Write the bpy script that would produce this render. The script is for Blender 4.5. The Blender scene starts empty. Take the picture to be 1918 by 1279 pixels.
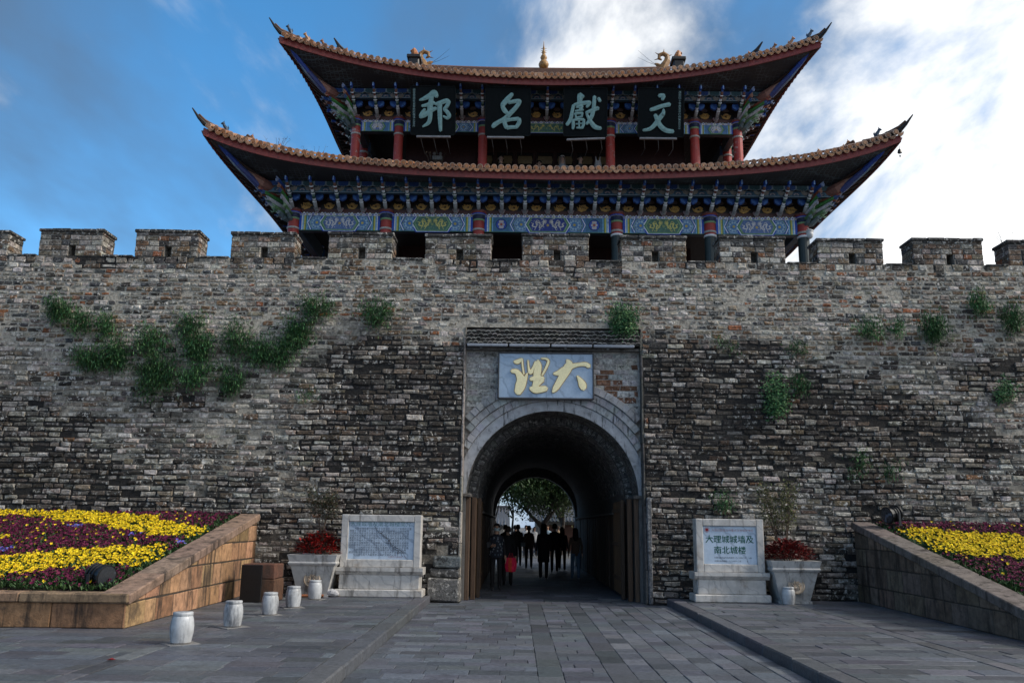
import bpy, bmesh, math, random
from mathutils import Vector, Matrix, noise
R = random.Random(11)
sc = bpy.context.scene
COL = sc.collection
V = Vector
# ---------------------------------------------------------------- camera
PW, PH, FPX = 1918.0, 1279.0, 1600.0
pitch, roll, yaw = math.radians(12.15), math.radians(0.72), math.radians(0.4)
EYE = V((0, 0, 1.65))
_r = V((math.cos(yaw), math.sin(yaw), 0)); _f = V((-math.sin(yaw), math.cos(yaw), 0)); _z = V((0, 0, 1))
FWD = _f * math.cos(pitch) + _z * math.sin(pitch)
_u = -_f * math.sin(pitch) + _z * math.cos(pitch)
RIGHT = _r * math.cos(roll) + _u * math.sin(roll)
UP = -_r * math.sin(roll) + _u * math.cos(roll)
cam = bpy.data.cameras.new('camera'); cam.sensor_width = 36; cam.sensor_fit = 'HORIZONTAL'
cam.lens = 36 * FPX / PW; cam.clip_start = .1; cam.clip_end = 3000
co = bpy.data.objects.new('camera', cam); COL.objects.link(co)
m = Matrix((RIGHT, UP, -FWD)).transposed().to_4x4(); m.translation = EYE
co.matrix_world = m; sc.camera = co
def ray(px, py): return FWD * FPX + RIGHT * (px - PW / 2) - UP * (py - PH / 2)
def atY(px, py, Y): d = ray(px, py); return EYE + d * (Y / d.y)          # a spot in a plane of known depth
# ---------------------------------------------------------------- sky, sun, exposure
EXPOSURE = 1.14
CLOUD_AT = (23.4, 51.0, 9.0)
SUN_EL, SUN_AZ = math.radians(38), math.radians(100)     # azimuth clockwise from +Y (north)
w = bpy.data.worlds.new('World'); sc.world = w; w.use_nodes = True
nt = w.node_tree; nt.nodes.clear()
def N(t, **kw):
    n = nt.nodes.new(t)
    for k, v in kw.items():
        if k == 'inp':
            for i, x in v.items(): n.inputs[i].default_value = x
        else: setattr(n, k, v)
    return n
def L(a, b): nt.links.new(a, b)
wo = N('ShaderNodeOutputWorld'); bg = N('ShaderNodeBackground'); bg.inputs[1].default_value = .10
sky = N('ShaderNodeTexSky', sky_type='NISHITA', sun_disc=False, sun_elevation=SUN_EL, sun_rotation=SUN_AZ, altitude=1900, air_density=1.0, dust_density=.25, ozone_density=2.2)
hs = N('ShaderNodeHueSaturation', inp={'Hue': .490, 'Saturation': 1.26, 'Value': 1.22}); L(sky.outputs[0], hs.inputs['Color'])
tc = N('ShaderNodeTexCoord')
sx = N('ShaderNodeSeparateXYZ'); L(tc.outputs['Generated'], sx.inputs[0])
# cloud deck: directions projected on a flat layer overhead, so clouds flatten and crowd toward the horizon
zz = N('ShaderNodeMath', operation='ADD', inp={1: .22}); zc_ = N('ShaderNodeMath', operation='MAXIMUM', inp={1: 0}); L(sx.outputs[2], zc_.inputs[0]); L(zc_.outputs[0], zz.inputs[0])
dv = N('ShaderNodeVectorMath', operation='DIVIDE'); cv_ = N('ShaderNodeCombineXYZ', inp={2: 1.0}); L(zz.outputs[0], cv_.inputs[0]); L(zz.outputs[0], cv_.inputs[1]); L(tc.outputs['Generated'], dv.inputs[0]); L(cv_.outputs[0], dv.inputs[1])
mp = N('ShaderNodeMapping', inp={'Location': CLOUD_AT, 'Rotation': (0, 0, math.radians(-38)), 'Scale': (1.25, .62, 1.0)}); L(dv.outputs[0], mp.inputs[0])
n1 = N('ShaderNodeTexNoise', inp={'Scale': 1.7, 'Detail': 10, 'Roughness': .56, 'Distortion': .25}); L(mp.outputs[0], n1.inputs['Vector'])
n2 = N('ShaderNodeTexNoise', inp={'Scale': 1.25, 'Detail': 6, 'Roughness': .5}); L(mp.outputs[0], n2.inputs['Vector'])
bias = N('ShaderNodeMapRange', interpolation_type='SMOOTHSTEP', inp={'From Min': -.30, 'From Max': .30, 'To Min': -.10, 'To Max': .115}); L(sx.outputs[0], bias.inputs[0])
ad = N('ShaderNodeMath', operation='ADD'); L(n1.outputs[0], ad.inputs[0]); L(bias.outputs[0], ad.inputs[1])
cm = N('ShaderNodeMapRange', interpolation_type='SMOOTHSTEP', inp={'From Min': .44, 'From Max': .63}); L(ad.outputs[0], cm.inputs[0])
vm = N('ShaderNodeMapRange', interpolation_type='SMOOTHSTEP', inp={'From Min': .34, 'From Max': .62, 'To Max': .9}); L(n2.outputs[0], vm.inputs[0])
veil = N('ShaderNodeMix', data_type='RGBA', inp={7: (.56, .92, 1.48, 1)}); L(vm.outputs[0], veil.inputs[0]); L(hs.outputs[0], veil.inputs[6])
hz = N('ShaderNodeMapRange', interpolation_type='SMOOTHSTEP', inp={'From Min': .02, 'From Max': .20, 'To Min': .75, 'To Max': 0}); L(sx.outputs[2], hz.inputs[0])
hv = N('ShaderNodeMix', data_type='RGBA', inp={7: (.95, 1.65, 2.9, 1)}); L(hz.outputs[0], hv.inputs[0]); L(veil.outputs[2], hv.inputs[6])
cb = N('ShaderNodeMapRange', inp={'From Min': .50, 'From Max': .78, 'To Min': 3.9, 'To Max': 8.2}); L(ad.outputs[0], cb.inputs[0])
cc = N('ShaderNodeVectorMath', operation='SCALE', inp={0: (.97, .985, 1.0)}); L(cb.outputs[0], cc.inputs['Scale'])
fz = N('ShaderNodeMapRange', interpolation_type='SMOOTHSTEP', inp={'From Min': -.02, 'From Max': .09}); L(sx.outputs[2], fz.inputs[0]); cf_ = N('ShaderNodeMath', operation='MULTIPLY'); L(cm.outputs[0], cf_.inputs[0]); L(fz.outputs[0], cf_.inputs[1])
mx = N('ShaderNodeMix', data_type='RGBA'); L(cf_.outputs[0], mx.inputs[0]); L(hv.outputs[2], mx.inputs[6]); L(cc.outputs[0], mx.inputs[7])
L(mx.outputs[2], bg.inputs[0]); L(bg.outputs[0], wo.inputs[0])
sl = bpy.data.lights.new('sun', 'SUN'); sl.energy = 1.5; sl.angle = math.radians(10); sl.color = (1, .93, .82)
so = bpy.data.objects.new('sun', sl); COL.objects.link(so)
sd = V((math.sin(SUN_AZ) * math.cos(SUN_EL), math.cos(SUN_AZ) * math.cos(SUN_EL), math.sin(SUN_EL)))
so.rotation_euler = sd.to_track_quat('Z', 'Y').to_euler(); so.location = (30, -10, 40)
sc.view_settings.view_transform = 'Standard'; sc.view_settings.look = 'None'; sc.view_settings.exposure = EXPOSURE; sc.view_settings.gamma = 1
sc.view_settings.use_curve_mapping = False
sc.render.engine = 'CYCLES'; sc.cycles.max_bounces = 5; sc.cycles.diffuse_bounces = 3
# ---------------------------------------------------------------- helpers
def srgb(r, g, b, k=1.0):
    f = lambda c: ((c / 255 + .055) / 1.055) ** 2.4 if c > 10 else c / 255 / 12.92
    return (f(r) * k, f(g) * k, f(b) * k, 0.0)
def jit(c, a=.12, h=.04, al=None):
    k = 1 + R.uniform(-a, a)
    return (max(0, c[0] * k * (1 + R.uniform(-h, h))), max(0, c[1] * k * (1 + R.uniform(-h, h))), max(0, c[2] * k * (1 + R.uniform(-h, h))), c[3] if al is None else al)
def mix(a, b, t): return tuple(a[i] * (1 - t) + b[i] * t for i in range(4))
def clamp(x, a=0., b=1.): return max(a, min(b, x))
def sstep(a, b, x): t = clamp((x - a) / (b - a)); return t * t * (3 - 2 * t)
def fbm(x, y, z=0., o=4): return noise.fractal(V((x, y, z)), 1.0, 2.0, o)
def tag(o, label=None, cat=None, group=None, kind=None):
    for k, v in (('label', label), ('category', cat), ('group', group), ('kind', kind)):
        if v: o[k] = v
    return o
def empty(name, loc, rz=0, parent=None):
    o = bpy.data.objects.new(name, None); COL.objects.link(o); o.location = loc; o.rotation_euler = (0, 0, rz); o.empty_display_size = .2
    if parent: o.parent = parent
    return o
def inst(name, me, parent=None, M=None):
    o = bpy.data.objects.new(name, me); COL.objects.link(o)
    if parent: o.parent = parent
    if M is not None: o.matrix_basis = M
    return o
def copy_tree(o, parent=None):
    c = o.copy(); COL.objects.link(c)
    if parent: c.parent = parent
    for ch in o.children: copy_tree(ch, c)
    return c
class MB:
    def __init__(s): s.v = []; s.f = []; s.c = []; s.m = []
    def face(s, pts, c, m=0):
        n = len(s.v); s.v.extend([tuple(p) for p in pts]); s.f.append(tuple(range(n, n + len(pts)))); s.c.append(c); s.m.append(m)
    def add(s, vs, fs, c, m=0):
        n = len(s.v); s.v.extend([tuple(p) for p in vs])
        for i, f in enumerate(fs):
            s.f.append(tuple(n + k for k in f)); s.c.append(c[i] if isinstance(c, list) else c); s.m.append(m)
    def box(s, x0, x1, y0, y1, z0, z1, c, m=0, M=None):
        vs = [V((x, y, z)) for z in (z0, z1) for y in (y0, y1) for x in (x0, x1)]
        if M is not None: vs = [M @ p for p in vs]
        s.add(vs, [(0, 2, 3, 1), (4, 5, 7, 6), (0, 1, 5, 4), (2, 6, 7, 3), (0, 4, 6, 2), (1, 3, 7, 5)], c, m)
    def bbox(s, x0, x1, y0, y1, z0, z1, c, b=.01, m=0, M=None, j=0.):
        """box with chamfered edges"""
        C = V(((x0 + x1) / 2, (y0 + y1) / 2, (z0 + z1) / 2)); h = V(((x1 - x0) / 2, (y1 - y0) / 2, (z1 - z0) / 2)); b = min(b, h.x * .45, h.y * .45, h.z * .45)
        idx = {}; vs = []
        for sx_ in (-1, 1):
            for sy_ in (-1, 1):
                for sz_ in (-1, 1):
                    d = V((R.uniform(-j, j), R.uniform(-j, j), R.uniform(-j, j))) if j else V((0, 0, 0))
                    for a in range(3):
                        p = V((sx_ * (h.x - (b if a != 0 else 0)), sy_ * (h.y - (b if a != 1 else 0)), sz_ * (h.z - (b if a != 2 else 0))))
                        idx[(sx_, sy_, sz_, a)] = len(vs); p = C + p + d; vs.append(M @ p if M is not None else p)
        fs = []
        def q(l, nrm):
            ps = [vs[i] for i in l]; nn = (ps[1] - ps[0]).cross(ps[2] - ps[0])
            if M is not None: nrm = M.to_3x3() @ nrm
            fs.append(tuple(l) if nn.dot(nrm) > 0 else tuple(reversed(l)))
        S = (-1, 1)
        for k in S:
            q([idx[(k, a, b_, 0)] for a, b_ in ((-1, -1), (1, -1), (1, 1), (-1, 1))], V((k, 0, 0)))
            q([idx[(a, k, b_, 1)] for a, b_ in ((-1, -1), (1, -1), (1, 1), (-1, 1))], V((0, k, 0)))
            q([idx[(a, b_, k, 2)] for a, b_ in ((-1, -1), (1, -1), (1, 1), (-1, 1))], V((0, 0, k)))
            for l in S:
                q([idx[(k, l, -1, 0)], idx[(k, l, 1, 0)], idx[(k, l, 1, 1)], idx[(k, l, -1, 1)]], V((k, l, 0)))
                q([idx[(k, -1, l, 0)], idx[(k, 1, l, 0)], idx[(k, 1, l, 2)], idx[(k, -1, l, 2)]], V((k, 0, l)))
                q([idx[(-1, k, l, 1)], idx[(1, k, l, 1)], idx[(1, k, l, 2)], idx[(-1, k, l, 2)]], V((0, k, l)))
                for n_ in S: q([idx[(k, l, n_, a)] for a in range(3)], V((k, l, n_)))
        s.add(vs, fs, c, m)
    def tube(s, pts, rad, n=8, c=(0, 0, 0, 0), m=0, caps=True, flat=1.0):
        pts = [V(p) for p in pts]; k = len(pts)
        if not isinstance(rad, (list, tuple)): rad = [rad] * k
        vs = []; ref = None
        for i in range(k):
            t = (pts[min(i + 1, k - 1)] - pts[max(i - 1, 0)]).normalized()
            if ref is None: ref = V((0, 0, 1)) if abs(t.z) < .9 else V((0, 1, 0))
            a = t.cross(ref)
            if a.length < 1e-6: a = t.orthogonal()
            a.normalize(); b = a.cross(t); ref = b
            for j in range(n):
                an = 2 * math.pi * j / n; vs.append(pts[i] + a * math.cos(an) * rad[i] * flat + b * math.sin(an) * rad[i])
        fs = []; cl = []
        for i in range(k - 1):
            for j in range(n):
                j2 = (j + 1) % n; fs.append((i * n + j, i * n + j2, (i + 1) * n + j2, (i + 1) * n + j)); cl.append(c[min(i, len(c) - 1)] if isinstance(c, list) else c)
        if caps:
            fs.append(tuple(reversed(range(n)))); fs.append(tuple((k - 1) * n + j for j in range(n)))
            cl += [c[0], c[-1]] if isinstance(c, list) else [c, c]
        s.add(vs, fs, cl, m)
    def lathe(s, prof, n=20, c=(0, 0, 0, 0), m=0, O=V((0, 0, 0)), M=None, sq=None):
        vs = []
        for r_, z_ in prof:
            for j in range(n):
                a = 2 * math.pi * (j + .5) / n; p = V((r_ * math.cos(a), r_ * math.sin(a), z_))
                p = p + O; vs.append(M @ p if M is not None else p)
        fs = []; cl = []
        for i in range(len(prof) - 1):
            for j in range(n):
                j2 = (j + 1) % n; fs.append((i * n + j, i * n + j2, (i + 1) * n + j2, (i + 1) * n + j)); cl.append(c[min(i, len(c) - 1)] if isinstance(c, list) else c)
        fs.append(tuple(reversed(range(n)))); fs.append(tuple((len(prof) - 1) * n + j for j in range(n))); cl += [cl[0], cl[-1]]
        s.add(vs, fs, cl, m)
    def grid(s, P, nu, nv, cf, m=0, flip=False):
        n = len(s.v)
        for j in range(nv + 1):
            for i in range(nu + 1): s.v.append(tuple(P(i / nu, j / nv)))
        for j in range(nv):
            for i in range(nu):
                a = n + j * (nu + 1) + i; q = (a, a + 1, a + nu + 2, a + nu + 1)
                s.f.append(tuple(reversed(q)) if flip else q); s.c.append(cf((i + .5) / nu, (j + .5) / nv) if callable(cf) else cf); s.m.append(m)
    def poly(s, F, pts, o0, o1, c, m=0, sides=True):
        """flat polygon pts (u,v) extruded from o0 to o1 through the mapping F(u,v,o); front at o1"""
        ar = sum(pts[i][0] * pts[(i + 1) % len(pts)][1] - pts[(i + 1) % len(pts)][0] * pts[i][1] for i in range(len(pts)))
        if ar < 0: pts = list(reversed(pts))
        n = len(pts); vs = [F(u, v_, o1) for u, v_ in pts] + [F(u, v_, o0) for u, v_ in pts]
        fs = [tuple(range(n))]
        if sides: fs += [(i, n + i, n + (i + 1) % n, (i + 1) % n) for i in range(n)]
        s.add(vs, fs, c, m)
    def brick(s, F, u0, u1, w0, w1, o, c, ch=.012, back=-.03, j=.006, m=0):
        um, wm = (u0 + u1) / 2, (w0 + w1) / 2
        if j > .009:
            cs = [(u0, w0), (um + R.uniform(-.3, .3) * (um - u0), w0), (u1, w0), (u1, wm), (u1, w1), (um + R.uniform(-.3, .3) * (um - u0), w1), (u0, w1), (u0, wm)]
        else: cs = [(u0, w0), (u1, w0), (u1, w1), (u0, w1)]
        n = len(cs); cs = [(a + R.uniform(-j, j) * 1.2, b + R.uniform(-j, j) * .8) for a, b in cs]
        cu = um; cw = wm; hu = max((u1 - u0) / 2, .01); hw = max((w1 - w0) / 2, .01)
        def sh(p, d, oo):
            du = p[0] - cu; dw = p[1] - cw
            return F(p[0] - math.copysign(min(d, abs(du) * .6), du), p[1] - math.copysign(min(d, abs(dw) * .6), dw), oo)
        vs = [F(a, b, back) for a, b in cs] + [F(a, b, o - ch * 1.1) for a, b in cs] + [sh(p, ch * R.uniform(.6, 1.5), o + R.uniform(-.006, .005) * (1 if j > .009 else .3)) for p in cs]
        fs = [(i + k, (i + 1) % n + k, (i + 1) % n + n + k, i + n + k) for k in (0, n) for i in range(n)] + [tuple(range(2 * n, 3 * n))]
        s.add(vs, fs, c, m)
    def mesh(s, name, mats, smooth=False):
        me = bpy.data.meshes.new(name); me.from_pydata(s.v, [], s.f)
        ca = me.color_attributes.new('Col', 'FLOAT_COLOR', 'CORNER'); buf = []
        for f, c in zip(s.f, s.c): buf.extend(list(c) * len(f))
        ca.data.foreach_set('color', buf)
        if not isinstance(mats, (list, tuple)): mats = [mats]
        for mt in mats: me.materials.append(mt)
        if len(mats) > 1: me.polygons.foreach_set('material_index', s.m)
        if smooth: me.polygons.foreach_set('use_smooth', [True] * len(s.f))
        me.update(); return me
    def build(s, name, mats, parent=None, smooth=False, kind=None, loc=None):
        o = inst(name, s.mesh(name, mats, smooth), parent)
        if loc is not None: o.location = loc
        if kind: o['kind'] = kind
        return o
def rot(rx=0, ry=0, rz=0, t=(0, 0, 0)):
    from mathutils import Euler
    M = Euler((rx, ry, rz)).to_matrix().to_4x4(); M.translation = V(t); return M
# ---------------------------------------------------------------- materials: colour from the piece itself, grain from nodes
def mat(name, rough=.85, n=(12, .45), bump=(40, .25, .01), flecks=None, grime=None, stretch=None, metal=0., spec=.4, sub=0., streak=None, vein=None):
    global nt
    M = bpy.data.materials.new(name); M.use_nodes = True; nt = M.node_tree
    b = nt.nodes['Principled BSDF']; b.inputs['Roughness'].default_value = rough; b.inputs['Metallic'].default_value = metal; b.inputs['Specular IOR Level'].default_value = spec
    at = N('ShaderNodeAttribute', attribute_name='Col'); geo = N('ShaderNodeNewGeometry')
    vec = geo.outputs['Position']
    if stretch:
        mpn = N('ShaderNodeMapping', inp={'Scale': stretch}); L(vec, mpn.inputs[0]); svec = mpn.outputs[0]
    else: svec = vec
    c = at.outputs['Color']
    nz = N('ShaderNodeTexNoise', inp={'Scale': n[0], 'Detail': 6, 'Roughness': .65}); L(svec, nz.inputs['Vector'])
    mr = N('ShaderNodeMapRange', inp={'From Min': .25, 'From Max': .75, 'To Min': 1 - n[1], 'To Max': 1 + n[1]}); L(nz.outputs[0], mr.inputs[0])
    sc_ = N('ShaderNodeVectorMath', operation='SCALE'); L(c, sc_.inputs[0]); L(mr.outputs[0], sc_.inputs['Scale']); c = sc_.outputs[0]
    def layer(c, scale, lo, hi, colr, amt, alpha=False, sv=None, detail=5, rough_=.7):
        z = N('ShaderNodeTexNoise', inp={'Scale': scale, 'Detail': detail, 'Roughness': rough_}); L(sv or vec, z.inputs['Vector'])
        k = N('ShaderNodeMapRange', interpolation_type='SMOOTHSTEP', inp={'From Min': lo, 'From Max': hi, 'To Max': amt}); L(z.outputs[0], k.inputs[0])
        fac = k.outputs[0]
        if alpha:
            mm = N('ShaderNodeMath', operation='MULTIPLY'); L(fac, mm.inputs[0]); L(at.outputs['Alpha'], mm.inputs[1]); fac = mm.outputs[0]
        x = N('ShaderNodeMix', data_type='RGBA', inp={7: colr}); L(fac, x.inputs[0]); L(c, x.inputs[6]); return x.outputs[2]
    if grime: c = layer(c, grime[0], grime[1], grime[2], grime[3], grime[4])
    if flecks: c = layer(c, flecks[0], flecks[1], flecks[2], flecks[3], flecks[4], alpha=True, detail=7)
    if streak:
        mps = N('ShaderNodeMapping', inp={'Scale': (1, 1, .12)}); L(vec, mps.inputs[0]); c = layer(c, streak[0], streak[1], streak[2], streak[3], streak[4], sv=mps.outputs[0])
    if vein:
        wv = N('ShaderNodeTexWave', wave_type='BANDS', bands_direction='DIAGONAL', inp={'Scale': vein[0], 'Distortion': 9, 'Detail': 4, 'Detail Scale': 1.2}); L(vec, wv.inputs['Vector'])
        k = N('ShaderNodeMapRange', interpolation_type='SMOOTHSTEP', inp={'From Min': .0, 'From Max': .10, 'To Min': vein[2], 'To Max': 0}); L(wv.outputs[1], k.inputs[0])
        x = N('ShaderNodeMix', data_type='RGBA', inp={7: vein[1]}); L(k.outputs[0], x.inputs[0]); L(c, x.inputs[6]); c = x.outputs[2]
    L(c, b.inputs['Base Color'])
    if bump:
        bz = N('ShaderNodeTexNoise', inp={'Scale': bump[0], 'Detail': 6, 'Roughness': .7}); L(svec, bz.inputs['Vector'])
        bp = N('ShaderNodeBump', inp={'Strength': bump[1], 'Distance': bump[2]}); L(bz.outputs[0], bp.inputs['Height']); L(bp.outputs[0], b.inputs['Normal'])
        rr = N('ShaderNodeMapRange', inp={'From Min': .3, 'From Max': .7, 'To Min': clamp(rough - .15), 'To Max': clamp(rough + .12)}); L(bz.outputs[0], rr.inputs[0]); L(rr.outputs[0], b.inputs['Roughness'])
    if sub: b.inputs['Subsurface Weight'].default_value = sub
    return M
DARK = (.018, .016, .015, 1)
m_brick = mat('old_brick', .9, (15, .80), (18, 1.0, .045), flecks=(11, .54, .60, (.70, .665, .61, 1), .95), grime=(6, .54, .64, DARK, .72))
m_mortar = mat('lime_mortar', .95, (14, .6), (16, 1.0, .04), grime=(5.0, .53, .66, DARK, .55))
m_slab = mat('paving_stone', .52, (17, .42), (40, .7, .012), streak=None, grime=(3.0, .50, .70, (.03, .032, .04, 1), .45), spec=.45)
m_sand = mat('sandstone', .85, (8, .5), (35, .8, .02), streak=(5, .50, .66, (.028, .02, .016, 1), .85), grime=(2.4, .50, .68, (.05, .036, .028, 1), .7))
m_marble = mat('marble', .5, (4, .25), (30, .3, .006), streak=(6, .52, .68, (.10, .09, .08, 1), .75), vein=(1.7, (.16, .165, .18, 1), .30), grime=(2.2, .52, .72, (.27, .19, .11, 1), .5))
m_drum = mat('drum_stone', .42, (5, .35), (30, .3, .006), streak=(9, .47, .64, (.10, .105, .12, 1), .8), grime=(3, .54, .70, (.16, .15, .14, 1), .6))
m_panel = mat('polished_marble', .3, (3, .12), (20, .05, .003), vein=(1.3, (.17, .22, .30, 1), .45))
m_paint = mat('aged_paint', .5, (16, .3), (50, .3, .004), grime=(7, .57, .70, (.02, .018, .018, 1), .55))
m_red = mat('red_lacquer', .5, (6, .25), (30, .2, .004), flecks=(5, .57, .62, (.42, .36, .33, 1), .9), stretch=None)
m_tile = mat('glazed_tile', .45, (20, .4), (60, .3, .004), grime=(9, .52, .68, (.03, .024, .02, 1), .8))
m_wood = mat('weathered_wood', .75, (5, .5), (24, .6, .01), stretch=(4, 4, .35))
m_dark = mat('dark_metal', .38, (12, .3), (40, .1, .002), spec=.35)
m_board = mat('matt_black_board', .85, (12, .3), None, spec=.12)
m_leaf = mat('leaf', .6, (3, .35), None, spec=.3)
m_petal = mat('petal', .7, (9, .25), None, spec=.2)
m_cloth = mat('cloth', .85, (30, .3), (90, .3, .004), spec=.2)
m_skin = mat('skin', .55, (30, .08), None, sub=.0)
m_gold = mat('gilt', .45, (18, .35), (40, .3, .004), metal=.0, spec=.6)
m_stucco = mat('grey_stucco', .85, (6, .3), (40, .5, .01), streak=(11, .54, .66, (.03, .03, .032, 1), .9), grime=(5, .55, .70, (.06, .06, .06, 1), .6))
m_soil = mat('soil', .95, (14, .5), (30, .9, .03))
m_ground = mat('ground_far', .9, (2, .3), (20, .4, .01))
# painted soffit: scale and wave line work in pale blue on near black
def soffit_mat():
    global nt
    M = bpy.data.materials.new('painted_soffit'); M.use_nodes = True; nt = M.node_tree; b = nt.nodes['Principled BSDF']; b.inputs['Roughness'].default_value = .7
    geo = N('ShaderNodeNewGeometry'); mpn = N('ShaderNodeMapping', inp={'Scale': (1, 1.0, 1.6)}); L(geo.outputs['Position'], mpn.inputs[0])
    vo = N('ShaderNodeTexVoronoi', feature='DISTANCE_TO_EDGE', inp={'Scale': 8.0, 'Randomness': .25}); L(mpn.outputs[0], vo.inputs['Vector'])
    k = N('ShaderNodeMapRange', interpolation_type='SMOOTHSTEP', inp={'From Min': .03, 'From Max': .10, 'To Min': 1, 'To Max': 0}); L(vo.outputs[0], k.inputs[0])
    nz = N('ShaderNodeTexNoise', inp={'Scale': 1.1, 'Detail': 4}); L(geo.outputs['Position'], nz.inputs['Vector'])
    k2 = N('ShaderNodeMapRange', interpolation_type='SMOOTHSTEP', inp={'From Min': .42, 'From Max': .62, 'To Max': .9}); L(nz.outputs[0], k2.inputs[0])
    mm = N('ShaderNodeMath', operation='MULTIPLY'); L(k.outputs[0], mm.inputs[0]); L(k2.outputs[0], mm.inputs[1])
    ba = N('ShaderNodeMix', data_type='RGBA', inp={6: (.018, .022, .032, 1), 7: (.035, .03, .028, 1)}); L(nz.outputs[0], ba.inputs[0])
    x = N('ShaderNodeMix', data_type='RGBA', inp={7: (.085, .115, .135, 1)}); L(mm.outputs[0], x.inputs[0]); L(ba.outputs[2], x.inputs[6]); L(x.outputs[2], b.inputs['Base Color'])
    return M
m_soffit = soffit_mat()
# ================================================================= setting: ground, road, pavements, kerbs
CX = .83
WALLY = 19.5
def Yw(z): return WALLY + .04 * min(z, 7.92)
GREY = (.085, .090, .102, 0)
g = MB(); g.grid(lambda u, v: V((-400 + 800 * u, -60 + 900 * v, -.14)), 8, 8, (.10, .10, .10, 0)); tag(g.build('ground', m_ground), kind='structure')
def seen_area(p):                                     # how large a small patch shows, for choosing which pieces stand singly
    d = V(p) - EYE; k = d.dot(FWD)
    if k < .5: return 0
    x = d.dot(RIGHT) / k * FPX; y = d.dot(UP) / k * FPX
    return 0 if abs(x) > PW / 2 + 10 or abs(y) > PH / 2 + 10 else 1 / k
def paving(name, piece, rects, basez, basec, limit=290):
    """rects: list of (x0,x1,y0,y1,z,colour,mode) for one paved surface; biggest in view are objects, the rest one stuff mesh"""
    base = MB(); x0 = min(r[0] for r in rects); x1 = max(r[1] for r in rects); y0 = min(r[2] for r in rects); y1 = max(r[3] for r in rects)
    base.box(x0 - .005, x1 + .005, y0, y1, -.135, basez, basec); o = base.build(name, m_slab); tag(o, kind='structure')
    def F(z): return lambda u, w_, oo: V((u, w_, z + oo))
    order = sorted(range(len(rects)), key=lambda i: -seen_area(((rects[i][0] + rects[i][1]) / 2, (rects[i][2] + rects[i][3]) / 2, rects[i][4])) * (rects[i][1] - rects[i][0]) * (rects[i][3] - rects[i][2]) / max(1, ((rects[i][2] + rects[i][3]) / 2)))
    rest = MB()
    for k, i in enumerate(order):
        a, b, c, d, z, cl = rects[i]; mb = MB() if k < limit else rest
        mb.brick(F(z), a, b, c, d, R.uniform(-.004, .005), cl, ch=.006, back=-.045, j=.004)
        if k < limit: mb.build(piece, m_slab, o)
    if rest.f: rest.build(piece + '_field', m_slab, o, kind='stuff')
    return o
def field(x0, x1, y0, y1, z, sw, sh_, cols, gap=.005, along='x'):
    out = []
    if along == 'x':
        y = y0; r_ = 0
        while y < y1 - .02:
            h = min(sh_ * R.uniform(.88, 1.12), y1 - y)
            if y1 - y - h < sh_ * .35: h = y1 - y
            x = x0 - (R.uniform(.3, .7) * sw if r_ % 2 else R.uniform(0, .2) * sw)
            while x < x1 - .01:
                w_ = sw * R.uniform(.78, 1.25); a = max(x, x0); b = min(x + w_, x1)
                if x1 - b < sw * .2: b = x1; w_ = 9
                if b - a > .05: out.append((a + gap / 2, b - gap / 2, y + gap / 2, y + h - gap / 2, z, jit(mix((0, 0, 0, 0), R.choice(cols), R.choice((.68, .82, .9, .95, 1.08))), .2, .05)))
                x += w_
            y += h; r_ += 1
    else:
        for (a, b, c, d, zz, cl) in field(y0, y1, x0, x1, z, sw, sh_, cols, gap): out.append((c, d, a, b, zz, cl))
    return out
KL, KR = -1.85, 3.31
rc = [(.100, .110, .132, 0), (.086, .095, .115, 0), (.116, .124, .144, 0), (.094, .104, .124, 0)]
r_ = field(KL, .27, 7.5, 19.3, 0, .42, .29, rc) + field(.27, .56, 7.5, 19.3, 0, .62, .29, [(.085, .094, .108, 0)], along='y') + field(.56, 1.08, 7.5, 19.3, 0, .52, .30, rc) \
    + field(1.08, 1.38, 7.5, 19.3, 0, .66, .30, [(.072, .08, .094, 0)], along='y') + field(1.38, KR, 7.5, 19.3, 0, .46, .27, rc, along='y') + field(CX - 2.05, CX + 2.05, 19.3, 46, 0, .5, .42, rc)
paving('road', 'paving_slab', r_, -.03, (.028, .029, .032, 0))
pc = [(.095, .102, .118, 0), (.080, .087, .102, 0), (.112, .116, .130, 0), (.088, .096, .112, 0)]
l_ = field(-4.30, KL - .29, 7.5, 19.42, .13, .62, .33, pc) + field(-4.52, -4.31, 7.5, 19.42, .13, .9, .21, [(.10, .105, .115, 0)], along='y') + field(-15, -4.53, 7.5, 12.86, .13, .62, .33, pc) + field(-5.9, -4.53, 12.87, 19.42, .13, .62, .33, pc)
paving('pavement', 'paving_slab', l_, .10, (.028, .029, .032, 0))
p_ = field(KR + .29, 5.55, 7.5, 19.42, .13, .62, .33, pc) + field(5.56, 5.80, 7.5, 19.42, .13, .9, .24, [(.115, .12, .13, 0)], along='y') + field(5.81, 7.6, 7.5, 19.42, .13, .62, .33, pc) + field(7.61, 15, 7.5, 12.0, .13, .62, .33, pc)
paving('pavement', 'paving_slab', p_, .10, (.028, .029, .032, 0))
for x0, x1, ye in ((KL - .28, KL - .002, 19.36), (KR + .002, KR + .28, 19.40)):
    k0 = MB(); k0.box(x0 + .02, x1 - .02, 7.5, ye - .02, -.13, .10, (.04, .038, .036, 0)); ko = k0.build('kerb', m_slab); tag(ko, kind='structure')
    y = 7.5
    while y < ye - .1:
        d = min(R.uniform(.9, 1.3), ye - y); d = ye - y if ye - y - d < .4 else d
        k1 = MB(); k1.bbox(x0, x1, y + .005, y + d - .005, -.12, .137 + R.uniform(-.004, .004), jit((.080, .084, .094, 0), .15), b=.018, j=.004); k1.build('kerb_stone', m_slab, ko); y += d
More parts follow.
